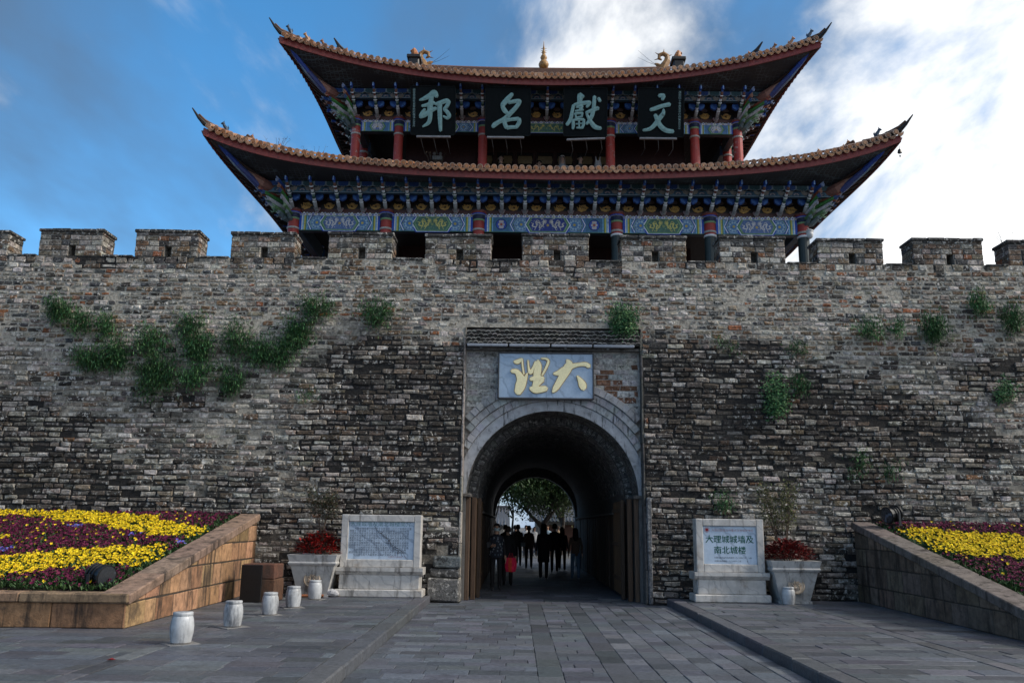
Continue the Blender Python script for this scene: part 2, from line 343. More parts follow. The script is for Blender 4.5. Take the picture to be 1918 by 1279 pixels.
# ================================================================= city wall
RX0, RX1, RZ = -1.25, 2.90, 6.24
RY = 19.93
blobs = [(-2.6, 4.5, 1.9, 1.7, 1.05), (5.0, 4.5, 2.3, 1.7, 1.0), (-11.5, 3.2, 2.2, 1.5, .6), (-2.0, 2.4, 1.1, 1.8, .5), (3.7, 2.4, 1.2, 2.2, .75), (8.0, 3.6, 2.6, 1.2, .6), (10.6, 5.2, .8, .4, .6), (-6.5, 1.6, 3.0, .9, .3)]
def stain(x, z):
    d = .13 + .50 * fbm(x * .45 + 3, z * .8, 1.7) + .28 * fbm(x * 2.1, z * 3.0, 5.) + .55 * max(0, fbm(x * 2.6, z * .22, 41.)) * sstep(5.2, 7.9, z)
    for bx, bz, rx, rz, a in blobs: d += a * math.exp(-((x - bx) / rx) ** 2 - ((z - bz) / rz) ** 2)
    d -= .55 * math.exp(-((z - 6.8) / .85) ** 2)
    if x < -3.5: d -= .42 * math.exp(-((z - 5.6) / 1.1) ** 2) * sstep(-3.5, -5, x)
    if x > 7: d -= .3 * math.exp(-((x - 10.2) / 1.3) ** 2 - ((z - 4.9) / .9) ** 2)
    if 7.55 < z: d += .5 * (.5 + fbm(x * .9, 3.3, 8.)) * sstep(7.5, 7.9, z)
    if z < .9: d += .2
    return clamp(d)
PAL_LO = [((.22, .205, .185, 0), 4), ((.30, .28, .25, 0), 3), ((.13, .12, .108, 0), 4), ((.46, .44, .41, 0), 1.6), ((.16, .12, .085, 0), 1.5), ((.20, .105, .06, 0), .3), ((.055, .05, .045, 0), 3.2), ((.24, .20, .155, 0), 2), ((.025, .022, .02, 0), 1.4)]
PAL_HI = [((.17, .155, .135, 0), 3), ((.14, .10, .068, 0), 3.2), ((.34, .31, .275, 0), 2.0), ((.22, .19, .15, 0), 3), ((.065, .068, .074, 0), 2.2), ((.50, .48, .45, 0), 1.3), ((.26, .10, .045, 0), .55), ((.19, .115, .07, 0), 2.4), ((.04, .036, .032, 0), 1.6)]
def pick(p):
    t = R.uniform(0, sum(x[1] for x in p))
    for c, w_ in p:
        t -= w_
        if t <= 0: return c
    return p[0][0]
def brick_col(x, z, hi):
    c = jit(pick(PAL_HI if hi else PAL_LO), .22, .06); d = stain(x, z)
    if R.random() < .14: d *= .3
    c = mix(c, jit(R.choice([(.030, .025, .021, 0), (.045, .034, .026, 0), (.022, .02, .019, 0)]), .3), clamp(d * 1.1) * R.uniform(.65, 1.0))
    lm = sstep(.10, .45, fbm(x * .55 + 20, z * .9, 31.)) * (1 - clamp(d * 1.1)) + (.45 * math.exp(-((z - 5.2) / 1.0) ** 2) * sstep(-3.5, -5.5, x))
    if R.random() < .10 + .45 * lm: c = mix(c, jit((.50, .475, .44, 0), .2), R.uniform(.35, .85) * (1 - .6 * clamp(d)))
    c = (c[0] * 1.06, c[1] * 1.0, c[2] * .95, 0)
    return (c[0], c[1], c[2], clamp((.95 if not hi else .7) - d * .55 + R.uniform(-.35, .2)))
def mortar_col(x, z):
    d = stain(x, z); t = clamp(sstep(.12, .5, d) + (.62 if z < 5.6 else 0) * (.6 + fbm(x * .7, z * .9, 4.)))
    return mix((.40, .36, .30, 0), (.018, .016, .015, 0), t)
wall = empty('city_wall', (CX, WALLY, 0)); tag(wall, 'long weathered grey brick city wall with battlements and an arched gateway', 'city wall')
WP = wall
def W_(o): o.parent = wall; o.matrix_parent_inverse = Matrix.Translation(V((-CX, -WALLY, 0))); return o
core = MB()
xs = sorted(set([-26 + i * .25 for i in range(200) if not (RX0 - .2 < -26 + i * .25 < RX0 + .2 or RX1 - .2 < -26 + i * .25 < RX1 + .2)] + [RX0, RX1])); zs = sorted(set([i * .2 for i in range(40) if abs(i * .2 - RZ) > .08] + [RZ, 7.92]))
for i in range(len(xs) - 1):
    for k in range(len(zs) - 1):
        xa, xb, za, zb = xs[i], xs[i + 1], zs[k], zs[k + 1]; xm = (xa + xb) / 2; zm = (za + zb) / 2
        if RX0 < xm < RX1 and zm < RZ: continue
        core.face([(xa, Yw(za), za), (xb, Yw(za), za), (xb, Yw(zb), zb), (xa, Yw(zb), zb)], mortar_col(xm, zm))
mc = (.16, .15, .14, 0)
YB = 38.0
core.face([(RX0, Yw(0), 0), (RX0, Yw(RZ), RZ), (RX0, RY, RZ), (RX0, RY, 0)], (.30, .27, .24, 0)); core.face([(RX1, Yw(0), 0), (RX1, RY, 0), (RX1, RY, RZ), (RX1, Yw(RZ), RZ)], (.07, .065, .06, 0))  # right reveal coloured darker to stand for its shading
core.face([(RX0, Yw(RZ), RZ), (RX1, Yw(RZ), RZ), (RX1, RY, RZ), (RX0, RY, RZ)], mc)
def arch_pts(r, zc, n=28): return [(CX + r * math.cos(math.pi - math.pi * i / n), zc + r * math.sin(math.pi * i / n)) for i in range(n + 1)]
def arch_panel(mb, y, x0, x1, z1, r, zc, cf, flip=False):
    a = arch_pts(r, zc)
    def edge(p):                                   # radial hit on the rectangle
        dx, dz = p[0] - CX, p[1] - zc; t = 1e9
        if dx < -1e-6: t = min(t, (x0 - CX) / dx)
        if dx > 1e-6: t = min(t, (x1 - CX) / dx)
        if dz > 1e-6: t = min(t, (z1 - zc) / dz)
        return (CX + dx * t, zc + dz * t)
    e = [edge(p) for p in a]; cols_ = []
    for i in range(len(a) - 1):
        q = [(a[i][0], y, a[i][1]), (a[i + 1][0], y, a[i + 1][1]), (e[i + 1][0], y, e[i + 1][1]), (e[i][0], y, e[i][1])]
        mb.face(q if not flip else list(reversed(q)), cf(a[i][0], a[i][1]))
        if (e[i][0] - x0) ** 2 < 1e-6 and abs(e[i + 1][1] - z1) < 1e-6 and abs(e[i][1] - z1) > 1e-6: mb.face([(x0, y, z1), (e[i][0], y, e[i][1]), (e[i + 1][0], y, e[i + 1][1])], cf(x0, z1))
        if abs(e[i][1] - z1) < 1e-6 and (e[i + 1][0] - x1) ** 2 < 1e-6 and abs(e[i + 1][1] - z1) > 1e-6: mb.face([(x1, y, z1), (e[i][0], y, e[i][1]), (e[i + 1][0], y, e[i + 1][1])], cf(x1, z1))
    for s_, xe in ((-1, x0), (1, x1)):
        mb.face([(CX + s_ * r, y, 0), (CX + s_ * r, y, zc), (xe, y, zc), (xe, y, 0)], cf(xe, zc))
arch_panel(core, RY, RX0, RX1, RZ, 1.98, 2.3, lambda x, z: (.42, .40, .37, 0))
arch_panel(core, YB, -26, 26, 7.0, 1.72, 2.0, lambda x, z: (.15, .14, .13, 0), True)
core.box(-26, 26, Yw(7.0) + .62, YB - .01, 6.88, 6.98, (.14, .14, .14, 0))
core.face([(-26, WALLY, 0), (-26, YB, 0), (-26, YB, 7), (-26, Yw(7), 7)], mc); core.face([(26, WALLY, 0), (26, Yw(7), 7), (26, YB, 7), (26, YB, 0)], mc)
PT = .62
core.face([(-26, Yw(7.92), 7.92), (26, Yw(7.92), 7.92), (26, Yw(7.92) + PT, 7.92), (-26, Yw(7.92) + PT, 7.92)], (.06, .055, .05, 0))
core.face([(-26, Yw(7.92) + PT, 7.92), (26, Yw(7.92) + PT, 7.92), (26, Yw(7.92) + PT, 6.9), (-26, Yw(7.92) + PT, 6.9)], mc)
core.box(-26, 26, YB - .5, YB - .02, 6.98, 7.9, mc)
W_(core.build('mortar_core', m_mortar))
# vault
va = MB()
def vault(mb, y0, y1, r, zc, c, n=24, ny=6):
    prof = [(CX - r, 0)] + arch_pts(r, zc, n) + [(CX + r, 0)]
    for j in range(ny):
        ya = y0 + (y1 - y0) * j / ny; yb = y0 + (y1 - y0) * (j + 1) / ny
        for i in range(len(prof) - 1): mb.face([(prof[i][0], ya, prof[i][1]), (prof[i][0], yb, prof[i][1]), (prof[i + 1][0], yb, prof[i + 1][1]), (prof[i + 1][0], ya, prof[i + 1][1])], c)
def annulus(mb, y, r0, z0, r1, z1, c, n=24):
    a = [(CX - r0, 0)] + arch_pts(r0, z0, n) + [(CX + r0, 0)]; b = [(CX - r1, 0)] + arch_pts(r1, z1, n) + [(CX + r1, 0)]
    for i in range(len(a) - 1): mb.face([(a[i][0], y, a[i][1]), (a[i + 1][0], y, a[i + 1][1]), (b[i + 1][0], y, b[i + 1][1]), (b[i][0], y, b[i][1])], c)
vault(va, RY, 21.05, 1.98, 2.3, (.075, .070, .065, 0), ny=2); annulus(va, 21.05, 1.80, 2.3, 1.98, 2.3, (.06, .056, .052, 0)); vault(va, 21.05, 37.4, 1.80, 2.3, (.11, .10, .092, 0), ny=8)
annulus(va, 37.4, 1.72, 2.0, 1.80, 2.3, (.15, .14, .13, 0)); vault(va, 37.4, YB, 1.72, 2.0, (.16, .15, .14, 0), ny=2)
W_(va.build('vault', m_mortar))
# voussoir bricks of the inner arch
ar = []
for k in range(44):
    a0 = math.pi * (k + .06) / 44; a1 = math.pi * (k + .94) / 44; vb = MB()
    P = lambda u, w_, o: V((CX + w_ * math.cos(u), 21.05 - o, 2.3 + w_ * math.sin(u)))
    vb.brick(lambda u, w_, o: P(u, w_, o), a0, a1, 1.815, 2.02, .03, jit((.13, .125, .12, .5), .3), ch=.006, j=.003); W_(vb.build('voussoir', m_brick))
# courses of brick lining the first metre of the barrel
vb = MB()
for j in range(5):
    for k in range(22):
        s_ = .5 * (j % 2); a0 = math.pi * (k + s_ + .04) / 23; a1 = math.pi * (k + s_ + .96) / 23; ya = RY + .06 + j * .21
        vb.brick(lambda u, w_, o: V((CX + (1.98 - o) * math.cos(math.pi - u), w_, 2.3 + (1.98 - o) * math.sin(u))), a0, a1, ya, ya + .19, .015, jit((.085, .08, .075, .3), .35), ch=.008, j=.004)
for j in range(26):
    for k in range(24):
        s_ = .5 * (j % 2); a0 = math.pi * (k + s_ + .04) / 25; a1 = math.pi * (k + s_ + .96) / 25; ya = 21.08 + j * .24
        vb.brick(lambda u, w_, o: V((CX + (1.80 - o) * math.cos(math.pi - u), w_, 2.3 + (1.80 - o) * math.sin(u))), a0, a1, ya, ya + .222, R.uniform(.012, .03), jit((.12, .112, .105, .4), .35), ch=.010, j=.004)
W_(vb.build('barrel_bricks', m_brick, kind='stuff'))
# wall bricks
FW = lambda u, w_, o: V((u, Yw(w_) - o, w_))
bl = []
z = .02
while z < 7.90:
    hi = z > 5.75; h = R.uniform(.104, .140) if not hi else R.uniform(.102, .130)
    if 7.92 - z - h < .09: h = 7.92 - z
    x = -15 + R.uniform(0, .3)
    while x < 15:
        hl = hi and not (R.random() < .12)
        w_ = R.uniform(.17, .28) if hl else R.uniform(.22, .43)
        segs = [(x, x + w_)]
        if z < RZ + .0 and z + h > 0:
            out = []
            for a, b in segs:
                if z + h <= RZ + .02:
                    if b > RX0 - .06 and a < RX1 + .06:
                        if a < RX0 - .10: out.append((a, min(b, RX0 - .02 + R.uniform(-.015, .008))))
                        if b > RX1 + .10: out.append((max(a, RX1 + .02 + R.uniform(-.008, .015)), b))
                    else: out.append((a, b))
                elif not (b > RX0 and a < RX1): out.append((a, b))
            segs = out
        for a, b in segs:
            zb = z + .034 * fbm((a + b) * .3, z * .35, 9.) + .008 * fbm((a + b) * 1.3, z * 2, 19.); xm = (a + b) / 2
            if z < .98 and -1.9 < xm < RX0: continue
            d = stain(xm, z); lost = fbm(xm * .8, z * 1.2, 13.)
            if R.random() < (.04 if not hi else .03) + (.08 if lost > .45 else 0): continue      # fallen bricks leave mortar bare
            gp = R.uniform(.010, .028) if not hi else R.uniform(.010, .022)
            bl.append((a + gp / 2, b - gp / 2, zb + R.uniform(.003, .012), zb + h - R.uniform(.004, .014), (R.uniform(.004, .045) if not hi else R.uniform(.006, .026)) - (.010 if lost > .35 else 0), brick_col(xm, z, hi), hi))
        x += w_
    z += h
def hidden(x, z):
    return (x < -5.7 and z < 2.05) or (x > 7.3 and z < 2.05) or (-3.9 < x < -1.9 and z < 1.9) or (3.7 < x < 6.4 and z < 1.9) or x < -12 or x > 11.6
order = sorted(range(len(bl)), key=lambda i: 0 if hidden(bl[i][0], bl[i][2]) else -(bl[i][1] - bl[i][0]) * (bl[i][3] - bl[i][2]))
rest = MB()
for k, i in enumerate(order):
    a, b, c, d, o, cl, hi = bl[i]; mb = MB() if k < 280 else rest
    mb.brick(FW, a, b, c, d, o, cl, ch=R.uniform(.012, .034), j=.014)
    if k < 280: W_(mb.build('brick', m_brick))
W_(rest.build('brick_field', m_brick, kind='stuff'))
# recess panel bricks
FR = lambda u, w_, o: V((u, RY - o, w_))
rest = MB(); z = .05
while z < 5.78:
    h = R.uniform(.115, .15); x = RX0 + .05
    while x < RX1 - .06:
        w_ = R.uniform(.26, .42); b = min(x + w_, RX1 - .05); xm = (x + b) / 2; zm = z + h / 2
        rr = math.hypot(max(abs(xm - CX) - .1, 0), max(zm - 2.3, 0))
        if rr > 2.66 and zm > 2.3 and zm < 5.72 and b - x > .08:
            c = jit(R.choice([(.42, .41, .39, 0), (.34, .33, .315, 0), (.48, .47, .455, 0), (.36, .34, .315, 0)]), .15)
            if xm > 2.0 and 4.55 < zm < 5.4 and R.random() < .6: c = jit((.17, .085, .05, 0), .3)
            if zm < 4.5 and R.random() < .25: c = jit((.12, .11, .10, 0), .3)
            rest.brick(FR, x + .005, b - .006, z + .005, z + h - .006, R.uniform(.002, .02), (c[0], c[1], c[2], R.random()), ch=.012, j=.008)
        x = b if b < RX1 - .06 else 99
    z += h
W_(rest.build('panel_bricks', m_brick, kind='stuff'))
# cement edge strips of the recess, the right one darkened with its shaded reveal
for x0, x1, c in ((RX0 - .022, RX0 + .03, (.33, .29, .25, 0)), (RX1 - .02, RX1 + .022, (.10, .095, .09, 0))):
    z = .0
    while z < RZ - .05:
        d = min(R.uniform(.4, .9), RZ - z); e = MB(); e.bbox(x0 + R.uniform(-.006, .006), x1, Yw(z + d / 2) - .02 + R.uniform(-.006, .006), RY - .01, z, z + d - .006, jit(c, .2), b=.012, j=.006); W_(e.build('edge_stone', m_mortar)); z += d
# stepped arch mouldings, clipped by the recess
for r0, r1, y, c in ((1.98, 2.21, RY - .06, (.36, .365, .38, 0)),):
    mb = MB(); n = 60
    for i in range(n):
        def cl(a, r): p = V((CX + r * math.cos(a), 0, 2.3 + r * math.sin(a))); return p
        a0, a1 = math.pi * i / n, math.pi * (i + 1) / n
        q = [cl(a0, r0), cl(a0, r1), cl(a1, r1), cl(a1, r0)]
        if any(p.x < RX0 + .035 or p.x > RX1 - .025 for p in q):
            for p in q: p.x = clamp(p.x, RX0 + .035, RX1 - .025)
            if abs(q[0].x - q[1].x) < .012 and abs(q[2].x - q[3].x) < .012: continue
        f_ = [(p.x, y, p.z) for p in q]; k_ = [(p.x, RY, p.z) for p in q]
        mb.face(f_, c); mb.face([k_[0], f_[0], f_[3], k_[3]], c); mb.face([f_[1], k_[1], k_[2], f_[2]], c)
    if r0 < 2: # the widest face runs down to the springing
        for s_ in (-1, 1):
            xa, xb = CX + s_ * 1.98, (RX0 + .035 if s_ < 0 else RX1 - .025); mb.box(min(xa, xb), max(xa, xb), y, RY, 0, 2.3, (.13, .125, .12, 0))
    W_(mb.build('arch_moulding', m_stucco))
for r0, r1, o_, c, n in ((2.218, 2.385, .10, (.35, .352, .36, .5), 44), (2.392, 2.555, .145, (.31, .312, .32, .5), 48), (2.562, 2.725, .19, (.28, .282, .29, .5), 52)):
    for i in range(n):
        a0, a1 = math.pi * (i + .012) / n, math.pi * (i + .988) / n; am = (a0 + a1) / 2
        if not RX0 + .10 < CX + (r0 + r1) / 2 * math.cos(am) < RX1 - .09: continue
        mb = MB(); mb.brick(lambda u, w_, oo: V((clamp(CX + w_ * math.cos(math.pi - u), RX0 + .034, RX1 - .026), RY - oo, 2.3 + w_ * math.sin(u))), a0, a1, r0, r1, o_ + R.uniform(-.006, .006), jit(c, .16), ch=.005, back=-.0, j=.0015); W_(mb.build('moulding_brick', m_stucco))
# pent of roof tiles over the panel: four short courses
for rr_ in range(4):
    zt = 6.20 - rr_ * .098; yt = RY - .20 - rr_ * .035; k = 0; x = RX0 + .04 + (.055 if rr_ % 2 else 0)
    b0 = MB(); b0.box(RX0 + .035, RX1 - .025, yt + .02, RY, zt - .095, zt - .02, (.07, .065, .06, 0)); W_(b0.build('tile_bed', m_mortar))
    mb = MB()
    while x < RX1 - .1:
        c = jit((.27, .255, .235, 0), .35); t_ = R.uniform(-.02, .02); pts = []
        for q in range(6):
            a = math.pi * q / 5; pts.append((x + .055 - .058 * math.cos(a), zt - .062 + .040 * math.sin(a) + t_ * .5))
        inner = [(px, pz - .022) for px, pz in reversed(pts)]
        mb.poly(lambda u, w_, o: V((u, yt - o, w_)), pts + inner, -.14, .02 + t_, c); x += .112
    W_(mb.build('tile_course', m_mortar, kind='stuff'))
b0 = MB(); b0.bbox(RX0 + .035, RX1 - .025, RY - .16, RY, 5.70, 5.765, (.16, .15, .14, 0), b=.01); W_(b0.build('string_course', m_mortar))
# base stones of the pier left of the gate
for x0, x1, z0, z1, c, y in ((-1.92, -1.21, .02, .50, (.13, .125, .12, .5), .16), (-1.80, -1.22, .72, .97, (.11, .125, .13, .2), .07), (-1.88, -1.22, .52, .70, (.10, .095, .09, .5), .05)):
    mb = MB(); mb.bbox(x0, x1, WALLY - y, WALLY + .3, z0, z1, c, b=.03, j=.02); W_(mb.build('base_stone', m_brick))
mb = MB(); mb.bbox(RX1 + .03, RX1 + .13, WALLY - .045, WALLY + .3, .0, 2.3, (.12, .125, .135, .3), b=.02, j=.008); W_(mb.build('base_stone', m_brick))
# merlons
mer = [(-14.0, -12.45), (-11.7, -10.15), (-9.35, -7.81), (-7.01, -5.45), (-4.64, -3.07), (-2.28, -.67), (.08, 1.70), (2.48, 4.06), (4.87, 6.46), (7.24, 8.83), (9.54, 11.24), (11.85, 13.5)]
for x0, x1 in mer:
    c0 = (x0 + x1) / 2 + .04; y0 = Yw(7.92) + .008; y1 = y0 + PT - .02; Z0, Z1 = 7.925, 8.52 + R.uniform(-.035, .03); hw = .085; hz = 8.20; zj = Z1 - 8.52
    mb = MB(); cf = mortar_col(c0, 7.3); cf = mix(cf, (.10, .095, .09, 0), .5)
    mb.box(x0 + .02, c0 - hw, y0, y1, Z0, Z1, cf); mb.box(c0 + hw, x1 - .02, y0, y1, Z0, Z1, cf); mb.box(c0 - hw, c0 + hw, y0 + .01, y1 - .01, hz, Z1, cf); mb.box(c0 - hw, c0 + hw, y0 + .3, y1 - .01, Z0 + .09, hz, cf)
    mo = W_(mb.build('merlon', m_mortar)); bm_ = MB()
    lean = .02
    for F, u0, u1, front in ((lambda u, w_, o: V((u, y0 - o, w_)), x0, x1, True), (lambda u, w_, o: V((x1 - .02 + o, u, w_)), y0 - .01, y1, False), (lambda u, w_, o: V((x0 + .02 - o, y0 + y1 - u, w_)), y0, y1 + .01, False), (lambda u, w_, o: V((x0 + x1 - u, y1 + o, w_)), x0, x1, None)):
        z = Z0
        for h in (.138, .128, .136, .13, .06 + zj):
            u = u0 - R.uniform(0, .12) * (1 if front else 0); u = u0
            while u < u1 - .02:
                w_ = min(R.uniform(.2, .34), u1 - u); w_ = u1 - u if u1 - u - w_ < .1 else w_; um = u + w_ / 2; a, b = u, u + w_
                if front is not False and z + h < hz + .06 and z < hz - .05:
                    if a < c0 + hw and b > c0 - hw:
                        if a < c0 - hw - .05: b = c0 - hw
                        elif b > c0 + hw + .05: a = c0 + hw
                        else: u += w_; continue
                if front is None: c = jit((.15, .14, .13, .3), .3)
                else: c = brick_col(F(um, z, 0).x, z - .9, True); c = mix(c, (.05, .045, .04, c[3]), .15 + .5 * sstep(8.25, 8.5, z))
                bm_.brick(F, a + .006, b - .006, z + .005, z + h - .006, R.uniform(.008, .024), c, ch=.014, j=.008); u += w_
            z += h
    ob = bm_.build('merlon_bricks', m_brick, mo, kind='stuff')
    u = x0 - .03
    while u < x1:
        w_ = min(R.uniform(.3, .5), x1 + .03 - u); w_ = x1 + .03 - u if x1 + .03 - u - w_ < .12 else w_
        cp = MB(); cp.bbox(u + .003, u + w_ - .003, y0 - .045 + R.uniform(-.008, .008), y1 + .04, Z1 - .005, Z1 + .07 + R.uniform(-.008, .008), jit((.055, .052, .05, .6), .35), b=.014, j=.006); cp.build('coping_brick', m_brick, mo); u += w_
# sill coping between the merlons
for i in range(len(mer) - 1):
    u = mer[i][1] + .03; ue = mer[i + 1][0] - .03
    while u < ue - .05:
        w_ = min(R.uniform(.3, .45), ue - u); w_ = ue - u if ue - u - w_ < .12 else w_
        cp = MB(); cp.bbox(u + .003, u + w_ - .003, Yw(7.92) - .03, Yw(7.92) + PT, 7.90, 7.955 + R.uniform(-.006, .006), jit((.05, .047, .045, .5), .35), b=.014, j=.006); W_(cp.build('sill_brick', m_brick)); u += w_
# timber lining of the passage: boards and open door leaves
for s_ in (-1, 1):
    y = 22.6; xw = CX + s_ * 1.80
    while y < 37:
        d = R.uniform(.30, .42); mb = MB(); t_ = R.uniform(.05, .08)
        mb.bbox(min(xw, xw - s_ * t_), max(xw, xw - s_ * t_), y, y + d - .012, .05, 1.93 + R.uniform(-.02, .02), jit((.075, .045, .028, 0), .3), b=.008); W_(mb.build('lining_board', m_wood)); y += d
    mb = MB(); mb.bbox(min(xw, xw - s_ * .14), max(xw, xw - s_ * .14), 22.6, 37, 1.955, 2.01, (.12, .11, .10, 0), b=.01); W_(mb.build('lining_rail', m_wood))
    leaf_ = empty('gate_leaf', (CX + s_ * 1.74, 20.9, .04)); tag(leaf_, ('brown plank gate leaf folded back against the passage side with the handbag person' if 0 else ('brown plank gate leaf standing open beside the masked person' if s_ < 0 else 'dark brown plank gate leaf standing open opposite the masked person')), 'gate leaf', 'open gate leaves in the archway')
    y = 0
    while y < 1.65:
        d = R.uniform(.24, .33); mb = MB(); mb.bbox(-.035, .035, y, y + d - .01, .03, 2.22 + R.uniform(-.01, .01), jit((.20, .115, .06, 0), .25), b=.008); mb.build('plank', m_wood, leaf_); y += d
    for zz in (.35, 1.15, 1.95):
        mb = MB(); mb.bbox(-s_ * .036 - .02, -s_ * .036 + .02, .0, y, zz, zz + .1, (.13, .075, .042, 0), b=.008); mb.build('ledge', m_wood, leaf_)
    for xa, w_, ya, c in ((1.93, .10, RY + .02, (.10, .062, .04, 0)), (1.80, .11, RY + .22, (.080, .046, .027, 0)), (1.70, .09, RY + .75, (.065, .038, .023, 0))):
        mb = MB(); mb.bbox(CX + s_ * xa - w_ / 2, CX + s_ * xa + w_ / 2, ya, ya + .12, .0, 2.28, c, b=.012); W_(mb.build('door_post', m_wood))
    mb = MB(); mb.bbox(CX + s_ * 1.98 - .12, CX + s_ * 1.98 + .12, RY - .11, RY + .9, 2.28, 2.36, (.12, .11, .10, 0), b=.015); W_(mb.build('impost', m_mortar))
# ================================================================= gate tower
TY = 28.3                                                  # middle of the tower in depth
tower = empty('gate_tower', (CX, TY, 6.98)); tag(tower, 'two storey painted timber gate tower with sweeping orange tile roofs on the wall', 'gate tower')
def T_(o): o.parent = tower; o.matrix_parent_inverse = Matrix.Translation(V((-CX, -TY, -6.98))); return o
BLUE = (.016, .075, .42, 0); LBLUE = (.20, .42, .66, 0); WHITE = (.74, .75, .77, 0); GREEN = (.06, .17, .07, 0); LGREEN = (.20, .33, .16, 0); YEL = (.50, .46, .10, 0); REDP = (.20, .035, .025, 0); GOLD = (.62, .36, .11, 0); NAVY = (.012, .02, .06, 0)
# --- columns
def column(x, y, z0, z1, r, dark_to=None, peel=.0):
    mb = MB(); n = 16; cr = (.36, .045, .034, peel)
    prof = [(r * 1.02, z0)]; cols_ = []
    if dark_to: prof += [(r, dark_to)]; cols_ += [(.030, .042, .042, 0)]; prof += [(r * 1.12, dark_to + .015), (r * 1.12, dark_to + .055), (r, dark_to + .07)]; cols_ += [WHITE, WHITE, WHITE]
    prof += [(r * .97, z1 - .45)]; cols_ += [cr]
    prof += [(r * 1.10, z1 - .44), (r * 1.12, z1 - .40), (r * .97, z1 - .385)]; cols_ += [(.42, .40, .37, 0)] * 3
    prof += [(r * .95, z1 - .16)]; cols_ += [cr]
    prof += [(r * 1.05, z1 - .155), (r * 1.08, z1 - .11)]; cols_ += [LGREEN, LGREEN]
    prof += [(r * 1.12, z1 - .10), (r * 1.12, z1 + .02)]; cols_ += [NAVY, NAVY]
    prof += [(r * 1.3, z1 + .025), (r * 1.3, z1 + .06)]; cols_ += [WHITE, BLUE]
    prof += [(r * 1.4, z1 + .10), (r * 1.4, z1 + .15), (r * 1.0, z1 + .16)]; cols_ += [REDP, (.16, .05, .04, 0), WHITE]
    mb.lathe(prof, n, cols_, O=V((x, y, 0))); return T_(mb.build('column', m_red, smooth=False))
LX = [-7.38, -4.69, -2.0, 2.0, 4.69, 7.38]; LYc = 23.5; LZB, LZT = 9.93, 10.40
UX = [-6.0, -4.65, -2.0, 2.0, 4.65, 6.0]; UYc = 24.9; UZB, UZT = 13.72, 14.05
for i, x in enumerate(LX):
    column(CX + x, LYc, 6.98, LZT, .165, 9.83 if i > 2 else None)
    column(CX + x, 2 * TY - LYc, 6.98, LZT, .165)
for y in (26.5, 30.1):
    for x in (LX[0], LX[-1]): column(CX + x, y, 6.98, LZT, .165)
for i, x in enumerate(UX):
    column(CX + x, UYc, 11.5, UZT - .02, .145, None, [.9, .25, .1, .75, .15, .8][i]); column(CX + x, 2 * TY - UYc, 11.5, UZT - .02, .145)
for y in (26.25, 30.3):
    for x in (UX[0], UX[-1]): column(CX + x, y, 11.5, UZT - .02, .145, None, .5)
